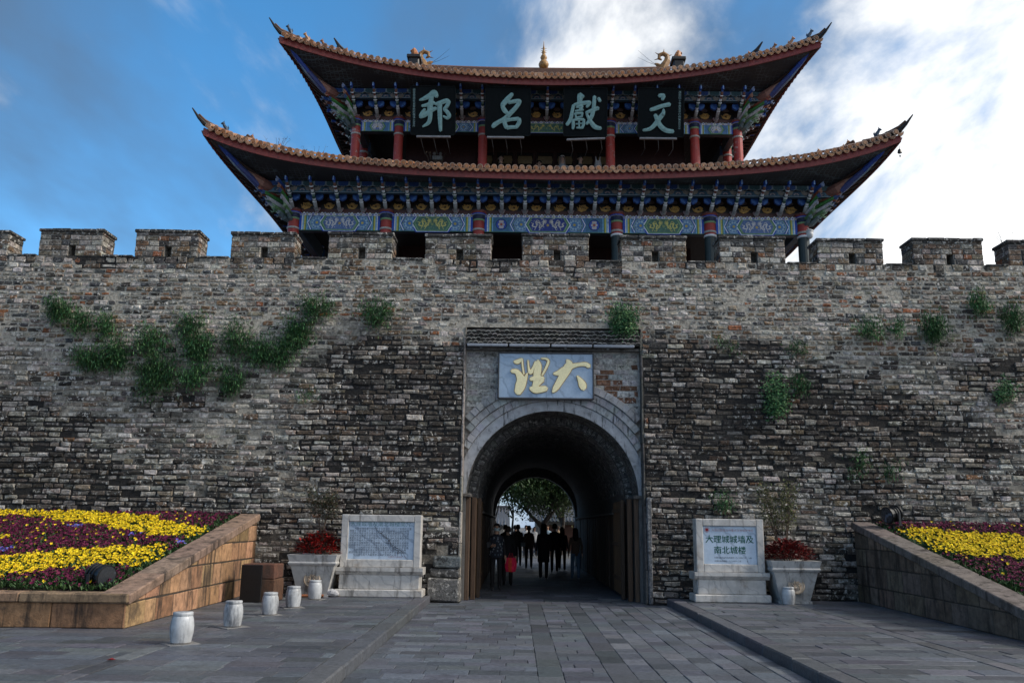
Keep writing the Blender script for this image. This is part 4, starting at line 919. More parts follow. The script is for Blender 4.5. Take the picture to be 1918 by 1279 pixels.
                c1 = V((CX + sx_ * (rf.xc - .25), TY + sy_ * (rf.yc - .22), rf.ze(1) - .02)); c0 = cin + out_ * 1.2 + V((0, 0, .58))
                cb.tube([c0, c0 + (c1 - c0) * .5 + V((0, 0, -.06)), c1], [.10, .085, .05], 8, [(.05, .07, .22, 0), (.022, .06, .30, 0)]); cb.tube([c0 + V((0, 0, -.06)), c0 + (c1 - c0) * .55 + V((0, 0, -.13)), c0 + (c1 - c0) * .86 + V((0, 0, -.06))], [.04, .035, .012], 6, (.20, .27, .34, 0)); cb.build('corner_beam', m_paint, root)
                hd = MB(); h0 = cin + out_ * .75 + V((0, 0, .60)); sd_ = V((-out_.y, out_.x, 0))
                hd.tube([h0, h0 + out_ * .35 + V((0, 0, .05)), h0 + out_ * .62 + V((0, 0, .16)), h0 + out_ * .95 + V((0, 0, .30))], [.15, .17, .11, .03], 8, [(.22, .10, .08, 0), (.30, .14, .10, 0), (.34, .20, .15, 0)]); hd.tube([h0 + out_ * .3 + V((0, 0, -.08)), h0 + out_ * .6 + V((0, 0, .02)), h0 + out_ * .75 + V((0, 0, .10))], [.07, .06, .02], 6, (.28, .07, .06, 0))
                for k in range(6): hd.tube([h0 + out_ * (.25 - k * .06) + V((0, 0, .12 - k * .05)), h0 + out_ * (.0 - k * .05) - sd_ * sx_ * .1 + V((0, 0, .10 - k * .05)), h0 - out_ * .25 + V((0, 0, .12 - k * .05))], [.035, .03, .01], 5, [(.12, .20, .13, 0), (.30, .34, .33, 0)][k % 2])
                hd.build('corner_head', m_paint, root)
                for lv, (r0, r1, z0, z1, cs_) in enumerate(((.10, .46, -.20, -.02, ((.10, .14, .15, 0), (.20, .25, .27, 0))), (.12, .64, -.02, .10, ((.10, .20, .08, 0), (.22, .32, .20, 0))), (.14, .84, .12, .28, ((.50, .50, .53, 0), (.36, .37, .42, 0))), (.15, .98, .28, .43, ((.06, .22, .06, 0), (.05, .10, .22, 0))), (.3, 1.08, .45, .54, ((.26, .08, .05, 0), (.38, .20, .14, 0))), (.3, 1.22, .58, .68, ((.03, .10, .38, 0), (.24, .30, .46, 0))))):
                    fb = MB()
                    for an in (-.55, .0, .55):
                        dv = Matrix.Rotation(an, 3, 'Z') @ out_; L_ = (r1 if an == 0 else r1 * .86); p0 = cin + dv * r0 + V((0, 0, z0)); p1 = cin + dv * L_ + V((0, 0, z1)); pm = (p0 + p1) / 2 + V((0, 0, -.045))
                        fb.tube([p0, pm, p1, p1 + dv * .09 + V((0, 0, .05))], [.05, .062, .048, .012], 7, [cs_[0], cs_[0], cs_[1]]); fb.tube([p1 + V((0, 0, -.03)), p1 + dv * .07 + V((0, 0, -.07)), p1 + dv * .12 + V((0, 0, -.03))], [.03, .03, .01], 5, cs_[1])
                    fb.build('corner_bracket', m_paint, root)
    return root
lroof = build_roof(lo, False); uroof = build_roof(up, True)
# ridge of the upper roof
def rz(x): return 17.55 + .10 * (abs(x) / 4.5) ** 2.2
mb = MB(); mb.grid(lambda u, v: V((CX - 4.55 + 9.1 * u, TY + [-.14, -.14, .14, .14, -.14][int(v * 4 + .5)], rz(-4.55 + 9.1 * u) + [0, .28, .28, 0, 0][int(v * 4 + .5)])), 24, 4, lambda u, v: (.13, .06, .035, 0)); mb.tube([(CX + x, TY, rz(x) + .29) for x in [-4.6 + .4 * i for i in range(24)]], .09, 8, (.20, .085, .045, 0)); mb.build('ridge', m_tile, uroof)
for sx_ in (-1, 1):
    g_ = MB(); x = CX + sx_ * 4.35; g_.tube([(x, TY - .2, 17.6), (x, TY - 1.2, 16.95), (x, TY - 2.6, 16.26)], .12, 7, (.03, .025, .022, 0)); g_.bbox(x - .17, x + .17, TY - 2.85, TY - 2.45, 16.25, 16.72, (.022, .02, .02, 0), b=.03); g_.bbox(x - .23, x + .23, TY - 2.9, TY - 2.4, 16.62, 16.74, (.022, .02, .02, 0), b=.02); g_.build('gable_ridge', m_tile, uroof)
    b_ = MB(); O = V((x, TY - 2.65, 16.74)); b_.tube([O, O + V((0, 0, .12)), O + V((sx_ * .03, 0, .25)), O + V((sx_ * .02, 0, .34))], [.11, .13, .10, .03], 8, jit(TILE[0], .2)); b_.tube([O + V((0, 0, .2)), O + V((sx_ * .14, -.05, .22))], [.07, .03], 6, TILE[2]); b_.build('ridge_beast', m_tile, uroof)
    d_ = MB(); O = V((CX + sx_ * 4.30, TY, rz(4.3) + .30)); s2 = -sx_ # coiled ridge-end dragon
    pts = [O + V((sx_ * .02, 0, -.05)), O + V((sx_ * .10, 0, .14)), O + V((sx_ * .20, 0, .32)), O + V((sx_ * .20, 0, .50)), O + V((sx_ * .07, 0, .60)), O + V((-sx_ * .08, 0, .54)), O + V((-sx_ * .10, 0, .40)), O + V((sx_ * .0, 0, .34))]
    d_.tube(pts, [.16, .15, .12, .095, .085, .075, .06, .03], 8, (.30, .155, .055, 0)); d_.tube([O + V((-sx_ * .02, 0, .06)), O + V((-sx_ * .18, 0, .16)), O + V((-sx_ * .26, 0, .20))], [.09, .06, .02], 6, (.30, .15, .05, 0))
    for k in range(6): p = pts[2 + min(k, 4)]; q_ = (p - (O + V((sx_ * .05, 0, .45)))).normalized(); d_.tube([p + q_ * .06, p + q_ * .19], [.025, .006], 4, (.26, .13, .05, 0))
    for k in range(2): d_.tube([O + V((-sx_ * .2, 0, .14)), O + V((-sx_ * .5, 0, .38 - k * .13)), O + V((-sx_ * .85, 0, .72 - k * .28))], [.007, .006, .004], 4, (.06, .06, .06, 0))
    d_.build('ridge_dragon', m_tile, uroof)
f_ = MB(); f_.lathe([(.10, 0), (.17, .10), (.19, .18), (.15, .28), (.085, .34), (.10, .38), (.125, .45), (.09, .54), (.05, .58), (.06, .62), (.07, .68), (.03, .78), (.045, .82), (.02, .92), (.006, 1.12)], 14, (.36, .19, .06, 0), O=V((CX, TY, rz(0) + .33)))
for k in range(3): f_.tube([(CX - .11, TY, rz(0) + 1.0 + k * .08), (CX, TY, rz(0) + .96 + k * .08), (CX + .11, TY, rz(0) + 1.0 + k * .08)], [.005, .018, .005], 4, (.26, .14, .05, 0))
f_.build('finial', m_tile, uroof, smooth=True)
# --- interiors: floors, walls, gilded lattice doors
ms = MB()
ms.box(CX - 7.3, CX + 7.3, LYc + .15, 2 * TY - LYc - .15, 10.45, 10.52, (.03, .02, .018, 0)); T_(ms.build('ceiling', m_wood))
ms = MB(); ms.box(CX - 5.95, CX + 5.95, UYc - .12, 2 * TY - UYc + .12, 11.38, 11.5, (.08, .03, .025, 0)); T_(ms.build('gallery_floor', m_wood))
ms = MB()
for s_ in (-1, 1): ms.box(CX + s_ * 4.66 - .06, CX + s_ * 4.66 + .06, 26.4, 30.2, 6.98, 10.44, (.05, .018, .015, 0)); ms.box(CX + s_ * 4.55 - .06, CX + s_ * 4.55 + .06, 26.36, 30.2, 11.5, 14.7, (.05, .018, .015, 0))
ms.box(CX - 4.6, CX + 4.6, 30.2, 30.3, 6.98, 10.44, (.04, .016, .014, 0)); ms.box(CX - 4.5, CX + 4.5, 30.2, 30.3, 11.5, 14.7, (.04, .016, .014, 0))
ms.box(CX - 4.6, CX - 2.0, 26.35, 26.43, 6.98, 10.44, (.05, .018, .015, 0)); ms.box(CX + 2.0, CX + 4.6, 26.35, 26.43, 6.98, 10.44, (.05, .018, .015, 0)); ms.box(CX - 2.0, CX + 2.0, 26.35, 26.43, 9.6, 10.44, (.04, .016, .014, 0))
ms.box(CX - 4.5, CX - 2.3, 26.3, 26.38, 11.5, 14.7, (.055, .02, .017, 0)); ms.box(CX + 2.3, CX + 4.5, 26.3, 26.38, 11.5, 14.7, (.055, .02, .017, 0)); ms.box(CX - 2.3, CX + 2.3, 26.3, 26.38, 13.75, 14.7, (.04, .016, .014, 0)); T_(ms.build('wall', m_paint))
def lattice_door(x, y, z0, z1, w_, c, gilt):
    mb = MB(); F = lambda u, v_, o: V((CX + x + u, y - o, z0 + v_)); H = z1 - z0; hw = w_ / 2; fr = (.05, .02, .016, 0)
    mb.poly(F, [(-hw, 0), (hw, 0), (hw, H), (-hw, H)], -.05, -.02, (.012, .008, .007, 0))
    for a in (-hw, hw - .05): mb.poly(F, [(a, 0), (a + .05, 0), (a + .05, H), (a, H)], -.02, .02, fr)
    for v0 in (0, H * .36, H * .74, H - .05): mb.poly(F, [(-hw + .05, v0), (hw - .05, v0), (hw - .05, v0 + .05), (-hw + .05, v0 + .05)], -.02, .018, fr)
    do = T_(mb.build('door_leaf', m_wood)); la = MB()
    z_0, z_1 = H * .36 + .06, H * .74 - .01; n = 4
    for i in range(1, n + 1):
        u = -hw + .05 + (w_ - .1) * i / (n + 1); la.poly(F, [(u - .008, z_0), (u + .008, z_0), (u + .008, z_1), (u - .008, z_1)], -.02, .004, c)
    m_ = int((z_1 - z_0) / .16)
    for i in range(1, m_): v_ = z_0 + (z_1 - z_0) * i / m_; la.poly(F, [(-hw + .06, v_ - .008), (hw - .06, v_ - .008), (hw - .06, v_ + .008), (-hw + .06, v_ + .008)], -.02, .008, c)
    zc = (z_0 + z_1) / 2
    for k in range(10):
        an = k * .628; la.poly(F, [(.10 * math.cos(an) + .035 * math.cos(q * 1.05), zc + .13 * math.sin(an) + .035 * math.sin(q * 1.05)) for q in range(6)], -.01, .014 + k * .0004, c)
    for v0, v1 in ((H * .80, H * .92),): la.poly(F, [(-hw + .10, v0), (hw - .10, v0), (hw - .07, (v0 + v1) / 2), (hw - .10, v1), (-hw + .10, v1), (-hw + .07, (v0 + v1) / 2)], -.01, .012, mix(c, (.02, .01, .01, 0), .35))
    la.build('lattice', m_gold, do)
for i in range(6): lattice_door(-1.66 + i * .663, 26.34, 7.0, 9.58, .64, (.40, .25, .09, 0) if i in (1, 2) else (.15, .10, .05, 0), 0)
for i in range(7): lattice_door(-1.98 + i * .66, 26.28, 11.5, 13.74, .64, (.26, .17, .065, 0), 0)
# a rail along the gallery front
rl = MB(); rl.box(CX - 5.9, CX + 5.9, UYc - .03, UYc + .03, 12.28, 12.34, (.10, .03, .025, 0))
for i in range(36): x = CX - 5.8 + i * .331; rl.box(x - .02, x + .02, UYc - .02, UYc + .02, 11.5, 12.28, (.10, .03, .025, 0))
T_(rl.build('railing', m_wood))
# ================================================================= lettering
def stroke_mesh(mb, strokes, F, sx_, sy_, ox, oy, c, base=.0, th=.03, edge=None, grow=0., ridge=.012):
    """brush strokes: (x,y,width) knots in a drawing's units, smoothed, thickened and cut as raised letters"""
    for si, st in enumerate(strokes):
        P = []
        for i in range(len(st) - 1):
            p0, p1, p2, p3 = st[max(i - 1, 0)], st[i], st[i + 1], st[min(i + 2, len(st) - 1)]
            for k in range(6):
                t = k / 6; P.append(tuple(.5 * (2 * p1[j] + (p2[j] - p0[j]) * t + (2 * p0[j] - 5 * p1[j] + 4 * p2[j] - p3[j]) * t * t + (3 * p1[j] - p0[j] - 3 * p2[j] + p3[j]) * t ** 3) for j in range(3)))
        P.append(st[-1]); L_, Rr = [], []
        for i, p in enumerate(P):
            a, b = P[max(i - 1, 0)], P[min(i + 1, len(P) - 1)]; t = V((b[0] - a[0], b[1] - a[1]))
            if t.length < 1e-6: t = V((1, 0))
            t.normalize(); nn = V((-t.y, t.x)) * (max(p[2], 4) / 2 + grow); L_.append((p[0] + nn.x, p[1] + nn.y)); Rr.append((p[0] - nn.x, p[1] - nn.y))
        cap = lambda p, q, s_: [(p[0] + s_ * (q[1] - p[1]) * k, 0) for k in ()]
        o = base + th + si * .0012
        cv = lambda p, oo: F(ox + p[0] * sx_, oy - p[1] * sy_, oo)
        mid = [((l[0] + r[0]) / 2, (l[1] + r[1]) / 2) for l, r in zip(L_, Rr)]
        # rounded ends
        def endcap(a, b, i0, i1):
            m_ = mid[i0]; d = V((m_[0] - mid[i1][0], m_[1] - mid[i1][1])); d = d.normalized() * (V(a) - V(b)).length * .32 if d.length else d; return (m_[0] + d.x, m_[1] + d.y)
        e0 = endcap(L_[0], Rr[0], 0, 1); e1 = endcap(L_[-1], Rr[-1], len(mid) - 1, len(mid) - 2)
        for i in range(len(L_) - 1):
            for a, b, c_, d in ((L_[i], mid[i], mid[i + 1], L_[i + 1]), (mid[i], Rr[i], Rr[i + 1], mid[i + 1])):
                hi_ = lambda p: o + (ridge if p in mid else 0)
                q = [cv(a, hi_(a)), cv(b, hi_(b)), cv(c_, hi_(c_)), cv(d, hi_(d))]; mb.face(q, c)
            mb.face([cv(L_[i], o), cv(L_[i + 1], o), cv(L_[i + 1], base), cv(L_[i], base)], edge or c); mb.face([cv(Rr[i + 1], o), cv(Rr[i], o), cv(Rr[i], base), cv(Rr[i + 1], base)], edge or c)
        for e, l, r in ((e0, Rr[0], L_[0]), (e1, L_[-1], Rr[-1])):
            mb.face([cv(l, o), cv(e, o), cv(r, o)], c); mb.face([cv(l, o), cv(l, base), cv(e, base), cv(e, o)], edge or c); mb.face([cv(e, o), cv(e, base), cv(r, base), cv(r, o)], edge or c)
def text_mesh(s, size, mt, colr, align='LEFT', ext=.0, bold=0.):
    cu = bpy.data.curves.new('text', 'FONT'); cu.body = s; cu.size = size; cu.resolution_u = 1; cu.offset = bold; cu.extrude = ext; cu.align_x = align
    o = bpy.data.objects.new('text', cu); COL.objects.link(o); dg = bpy.context.evaluated_depsgraph_get(); me = bpy.data.meshes.new_from_object(o.evaluated_get(dg)); bpy.data.objects.remove(o)
    ca = me.color_attributes.new('Col', 'FLOAT_COLOR', 'CORNER'); ca.data.foreach_set('color', list(colr) * len(me.loops)); me.materials.clear(); me.materials.append(mt); return me
m_ink = mat('inscription_paint', .6, (30, .15), None)
JADE = (.20, .345, .33, 0)
CH = {
 'bang': (7.525, [[(190, 265, 25), (260, 240, 55), (340, 200, 75), (400, 165, 90), (440, 215, 50)], [(225, 345, 35), (300, 330, 50), (370, 300, 60), (405, 310, 40)], [(200, 500, 50), (260, 470, 70), (330, 425, 60), (400, 385, 55), (435, 380, 40)], [(270, 390, 40), (230, 440, 48), (205, 490, 50)], [(365, 210, 60), (350, 300, 70), (340, 400, 75), (345, 500, 60), (320, 580, 55), (240, 635, 25)], [(420, 320, 45), (500, 295, 60), (580, 270, 60), (620, 300, 45)], [(480, 310, 70), (480, 400, 65), (485, 520, 62), (495, 690, 45)], [(610, 290, 50), (575, 355, 52), (548, 390, 45), (590, 430, 55), (615, 480, 58), (585, 510, 45), (530, 485, 25)]], 75, 692, 75, 737),
 'ming': (7.525, [[(1500, 165, 50), (1440, 230, 70), (1372, 310, 70), (1358, 345, 50)], [(1360, 340, 56), (1395, 400, 66), (1440, 440, 40)], [(1450, 290, 45), (1530, 270, 55), (1605, 268, 52), (1560, 345, 60), (1480, 430, 65), (1400, 510, 65), (1310, 560, 60), (1250, 600, 66), (1225, 632, 45)], [(1390, 520, 60), (1400, 590, 60), (1430, 640, 60)], [(1400, 540, 52), (1500, 520, 48), (1590, 512, 56)], [(1595, 510, 58), (1602, 560, 58), (1560, 630, 52)], [(1430, 640, 55), (1500, 630, 50), (1565, 630, 45)]], 1128, 1753, 75, 737),
 'xian': (7.524, [[(350, 165, 78), (345, 210, 82), (335, 290, 56)], [(390, 185, 45), (360, 215, 50)], [(260, 318, 38), (330, 300, 56), (420, 285, 56), (480, 282, 50), (440, 345, 36)], [(255, 320, 44), (235, 420, 48), (215, 520, 54), (165, 602, 45)], [(295, 352, 34), (370, 332, 44), (345, 385, 40)], [(280, 405, 28), (390, 385, 32)], [(270, 450, 34), (300, 438, 34), (385, 432, 34)], [(280, 505, 30), (370, 482, 28)], [(285, 455, 24), (288, 500, 26)], [(378, 440, 30), (370, 490, 28)], [(250, 530, 40), (255, 600, 46), (250, 660, 33)], [(250, 535, 34), (330, 525, 34), (400, 525, 38)], [(400, 525, 38), (400, 590, 42), (375, 650, 36)], [(333, 535, 24), (335, 600, 26), (340, 645, 24)], [(290, 590, 20), (390, 580, 22)], [(300, 642, 26), (370, 647, 30)], [(430, 430, 40), (520, 390, 52), (600, 360, 56)], [(545, 195, 48), (540, 300, 54), (530, 400, 56), (500, 500, 54), (440, 590, 36)], [(440, 450, 36), (500, 560, 56), (560, 630, 66), (640, 650, 46)], [(600, 220, 44), (625, 265, 44)]], 128, 715, 75, 752),
 'wen': (7.524, [[(1450, 195, 50), (1515, 195, 60), (1500, 250, 40)], [(1330, 390, 45), (1400, 370, 58), (1500, 335, 54), (1610, 312, 58)], [(1520, 380, 30), (1515, 440, 58), (1460, 510, 68), (1400, 590, 62), (1330, 650, 52), (1232, 672, 36)], [(1400, 455, 50), (1430, 520, 62), (1480, 610, 68), (1560, 670, 66), (1665, 685, 54)]], 1166, 1806, 98, 752)}
PLQ = [('bang', -3.30, -1.99, 'black board with a jade green character and pale inscription, at the row west end', 'w'), ('ming', -1.04, .29, 'black board with a jade green character, second of four counted from the tower west end', None), ('xian', 1.33, 2.60, 'black board with the most intricate jade green character, third of the four under the roof', None), ('wen', 3.58, 4.92, 'black board with a simple jade green character and pale inscription, at the east end', 'e')]
for key, x0, x1, lab, side in PLQ:
    z0, z1, y0, y1 = 13.20, 14.585, 23.98, 23.64; sl_ = math.hypot(z1 - z0, y0 - y1); ang = math.atan2(y0 - y1, z1 - z0); w_ = x1 - x0
    pq = empty('plaque', ((x0 + x1) / 2, y0, z0)); pq.rotation_euler = (ang, 0, 0); tag(pq, lab, 'plaque', 'name boards under the upper roof')
    b = MB(); b.bbox(-w_ / 2, w_ / 2, 0, .05, 0, sl_, (.006, .008, .009, 0), b=.008); b.build('board', m_board, pq)
    b = MB()
    for a in ((-w_ / 2 - .03, -w_ / 2, 0, sl_), (w_ / 2, w_ / 2 + .03, 0, sl_), (-w_ / 2, w_ / 2, -.03, 0), (-w_ / 2, w_ / 2, sl_, sl_ + .03)): b.bbox(a[0], a[1], -.02, .055, a[2], a[3], (.012, .015, .016, 0), b=.008)
    b.build('frame', m_board, pq)
    sc__, st, bx0, bx1, bz0, bz1 = CH[key]; F = lambda u, v_, o: V((u, -o - .001, v_)); kx = w_ / (bx1 - bx0); kz = sl_ / (bz1 - bz0); ch_ = empty('character', (0, 0, 0), 0, pq)
    for si, s1 in enumerate(st): c = MB(); stroke_mesh(c, [s1], F, kx, kz, -w_ / 2 - bx0 * kx, sl_ + bz0 * kz, JADE, th=.03 + si * .0013, edge=(.07, .13, .12, 0)); c.build('stroke', m_paint, ch_)
    if side:
        txt = '提督雲南全省軍務統轄漢土官兵' if side == 'w' else '康熙四十年歲次辛巳仲秋吉旦立'
        for i, chh in enumerate(txt):
            o = inst('inscription', text_mesh(chh, .085, m_ink, (.22, .33, .33, 0)), pq, rot(math.pi / 2, 0, 0, ((-w_ / 2 + .035 if side == 'w' else w_ / 2 - .15), -.006, sl_ - .13 - i * .082)))
for x0, x1, zz, rz_, lb in ((-3.13, -2.10, 13.08, 0, 'grey tube lamp on struts beneath the westmost black board'), (-1.00, .12, 13.08, 0, 'grey tube lamp on struts beneath the second black board'), (1.40, 2.56, 13.05, .05, 'grey tube lamp hanging askew beneath the third black board'), (3.60, 4.72, 13.09, 0, 'grey tube lamp on struts beneath the eastmost black board')):
    lm = empty('tube_lamp', ((x0 + x1) / 2, 23.9, zz)); lm.rotation_euler = (0, -rz_, 0); tag(lm, lb, 'lamp', 'tube lamps under the black boards'); h = (x1 - x0) / 2
    b = MB(); b.bbox(-h, h, -.04, .04, -.03, .03, (.22, .22, .23, 0), b=.012); b.build('housing', m_dark, lm)
    for s_ in (-.75, .0, .78): b = MB(); b.tube([(h * s_, .02, -.02), (h * s_ + .05, .25, -.22), (h * s_ + .04, .95, -.12)], .012, 5, (.08, .08, .08, 0)); b.build('strut', m_dark, lm)
# gate sign
sg_ = empty('gate_sign', (.665, RY - .24, 4.54)); tag(sg_, 'blue marble sign with two gilded characters over the archway', 'sign')
b = MB(); b.box(-1.09, 1.09, 0, .06, .02, 1.06, (.33, .43, .55, 0)); b.build('panel', m_panel, sg_)
b = MB()
for a in ((-1.125, -1.09, 0, 1.085), (1.09, 1.125, 0, 1.085), (-1.09, 1.09, -.02, .02), (-1.09, 1.09, 1.06, 1.095)): b.bbox(a[0], a[1], -.03, .08, a[2], a[3], (.05, .05, .055, 0), b=.008)
b.box(.005, .012, -.002, .0, .02, 1.06, (.15, .2, .26, 0)); b.build('frame', m_dark, sg_)
DA = [[(975, 303, 14), (1020, 295, 42), (1080, 262, 58), (1140, 232, 40), (1200, 216, 28), (1260, 212, 34), (1295, 232, 34)], [(1092, 172, 10), (1112, 205, 58), (1100, 250, 72), (1060, 320, 66), (1020, 390, 54), (990, 440, 44), (966, 474, 12)], [(1186, 322, 8), (1212, 360, 38), (1234, 405, 62), (1242, 442, 40)]]
LI = [[(618, 195, 18), (650, 195, 38), (688, 168, 14)], [(688, 168, 12), (693, 230, 11), (706, 310, 12)], [(596, 283, 28), (640, 288, 40), (668, 325, 56), (682, 370, 74), (672, 425, 80), (645, 480, 44)], [(738, 300, 8), (716, 360, 34), (692, 430, 46), (655, 488, 40)], [(742, 180, 8), (748, 250, 13), (766, 295, 32), (790, 250, 16), (815, 195, 22)], [(832, 178, 12), (836, 230, 52), (826, 300, 62), (820, 370, 52), (812, 425, 56)], [(862, 163, 7), (905, 166, 13), (926, 190, 17), (905, 250, 16), (870, 318, 12)], [(766, 357, 26), (820, 346, 46), (884, 346, 24)], [(768, 437, 30), (810, 458, 48), (870, 447, 52), (910, 440, 38)], [(882, 365, 18), (842, 395, 28), (795, 432, 34)]]
kx = 2.18 / 840; kz = 1.04 / 407; F = lambda u, v_, o: V((u, -o - .001, v_))
for st in (DA, LI):
    ch_ = empty('character', (0, 0, 0), 0, sg_)
    for si, s1 in enumerate(st):
        c = MB(); stroke_mesh(c, [s1], F, kx, kz, -1.09 - 485 * kx, 1.06 + 118 * kz, (.34, .19, .03, 0), th=.010 + si * .0004, grow=7, ridge=.001); stroke_mesh(c, [s1], F, kx, kz, -1.09 - 485 * kx, 1.06 + 118 * kz, (.95, .84, .50, 0), base=.008, th=.016 + si * .0012, grow=2, ridge=.002); c.build('stroke', m_ink, ch_)
for i in range(4):
    x0 = RX0 + .06 + i * .99; lm = empty('strip_light', (x0, RY - .30, 5.75)); tag(lm, ['grey strip light under the tile courses, at the gate west corner', 'grey strip light under the tile courses, above the west half of the sign', 'grey strip light under the tile courses, above the east half of the sign', 'grey strip light under the tile courses, below the leafy bush'][i], 'strip light', 'strip lights above the gate sign')
    b = MB(); b.bbox(0, .95, -.05, .05, 0, .065, (.26, .28, .32, 0), b=.012); b.build('housing', m_dark, lm); b = MB(); b.box(.3, .36, -.02, .02, -.05, .0, (.05, .05, .05, 0)); b.box(.62, .66, .05, .14, .01, .05, (.05, .05, .05, 0)); b.build('bracket', m_dark, lm)
# ================================================================= raised flower beds
def flower_bed(name, label, xs, xback, yf, yb, zf, zbk, col, side, front_to):
    """stone retaining wall: xs front corner, xback at the wall, sloping coping; side=+1 bed lies west of its side wall"""
    root = empty(name, (xs, yf, .13)); tag(root, label, 'flower bed')
    def A(o): o.parent = root; o.matrix_parent_inverse = Matrix.Translation(V((-xs, -yf, -.13))); return o
    X = lambda y: xs + (xback - xs) * (y - yf) / (yb - yf); ZT = lambda y: zf + (zbk - zf) * (y - yf) / (yb - yf)
    CT = .15; F = lambda u, w_, o: V((X(u) + side * o, u, w_))
    core = MB(); core.face([(X(yf), yf + .02, .0), (X(yb), yb, .0), (X(yb), yb, ZT(yb) - CT), (X(yf), yf + .02, ZT(yf) - CT)] if side > 0 else [(X(yb), yb, 0), (X(yf), yf + .02, 0), (X(yf), yf + .02, ZT(yf) - CT), (X(yb), yb, ZT(yb) - CT)], (.05, .04, .03, 0))
    if front_to is not None: x0, x1 = sorted((xs - side * .02, front_to)); core.box(x0, x1, yf + .02, yf + .3, 0, zf - .13, (.05, .04, .03, 0))
    A(core.build('wall_core', m_sand))
    z = .13; hs = [.36, .40, .36, .34, .34, .3]
    for k, h in enumerate(hs):
        y = yf
        while y < yb - .02:
            w_ = min(R.uniform(.38, .85), yb - y); w_ = yb - y if yb - y - w_ < .2 else w_; a, b = y + .006, y + w_ - .006; ta, tb = min(z + h - .014, ZT(a) - CT), min(z + h - .008, ZT(b) - CT)
            if max(ta, tb) > z + .05:
                if ta < z + .03: a = a + (b - a) * clamp((z + .04 - ta) / (tb - ta)); ta = z + .03
                mb = MB(); o = R.uniform(.004, .016); cl = jit(col, .32, .07); ch = .016
                q = [(a, z), (b, z), (b, tb), (a, ta)]; qi = [(a + ch, z + ch), (b - ch, z + ch), (b - ch, tb - ch), (a + ch, ta - ch)]
                fr = [F(u, v_, o) for u, v_ in qi]; md = [F(u, v_, o - ch) for u, v_ in q]; bk = [F(u, v_, -.05) for u, v_ in q]
                for i in range(4):
                    j = (i + 1) % 4
                    for P_ in ([bk[i], bk[j], md[j], md[i]], [md[i], md[j], fr[j], fr[i]]): mb.face(P_ if side > 0 else list(reversed(P_)), cl)
                mb.face(fr if side > 0 else list(reversed(fr)), cl); A(mb.build('stone_block', m_sand))
            y += w_
        z += h
    # sloping coping
    y = yf - .03; sl_ = math.atan2(zbk - zf, yb - yf)
    while y < yb + .02:
        d = min(R.uniform(1.0, 1.5), yb + .03 - y); d = yb + .03 - y if yb + .03 - y - d < .4 else d; ym = y + d / 2
        M = Matrix.Translation(V((X(ym) - side * .17, ym, ZT(ym) - CT / 2))) @ rot(sl_, 0, -math.atan2(xback - xs, yb - yf)); mb = MB()
        mb.bbox(-.225, .225, -d / 2 / math.cos(sl_) + .003, d / 2 / math.cos(sl_) - .003, -CT / 2, CT / 2, jit(mix(col, (.17, .15, .14, 0), .55), .12), b=.015, M=M, j=.003); A(mb.build('coping_slab', m_sand)); y += d
    if front_to is not None:
        x = xs; st = -side
        while abs(x - xs) < abs(front_to - xs):
            d = R.uniform(.6, 1.1); a, b = sorted((x, x + st * d)); mb = MB(); mb.bbox(a + .004, b - .004, yf - .012, yf + .2, .13, zf - .135, jit(mix(col, (.16, .075, .03, 0), .35), .18), b=.012, j=.004); A(mb.build('stone_block', m_sand)); x += st * d
        x = xs + side * .04
        while abs(x - xs) < abs(front_to - xs):
            d = R.uniform(1.3, 1.9); a, b = sorted((x, x + st * d)); mb = MB(); mb.bbox(a + .003, b - .003, yf - .06, yf + .34, zf - .132, zf + .003, jit(mix(col, (.17, .13, .10, 0), .5), .12), b=.018, j=.003); A(mb.build('coping_slab', m_sand)); x += st * d
    # soil slope
    so_ = MB(); xa, xb = (front_to if front_to is not None else xs + 8 * -side), None
    so_.grid(lambda u, v: V(((xa + (X(yf + (yb - yf) * v) - side * .3 - xa) * u), yf + .25 + (yb - yf - .2) * v, ZT(yf + (yb - yf) * v) - .10 + .03 * fbm(u * 9, v * 9))), 20, 14, (.035, .025, .018, 0), flip=side < 0); A(so_.build('soil', m_soil))
    return X, ZT
SAND = (.34, .195, .105, 0)
XL, ZL = flower_bed('flower_bed', 'orange sandstone bed of yellow and maroon pansies with a low front wall', -5.63, -5.76, 12.88, 19.42, .615, 1.83, SAND, 1, -15)
XR, ZR = flower_bed('flower_bed', 'sandstone bed of pansies, darkened for shade and weathering, whose coping slopes down past the frame edge', 7.16, 7.50, 10.4, 19.42, .16, 1.82, (.155, .115, .085, 0), -1, None)  # same sandstone as the west bed; shade and weathering put into the darker colour
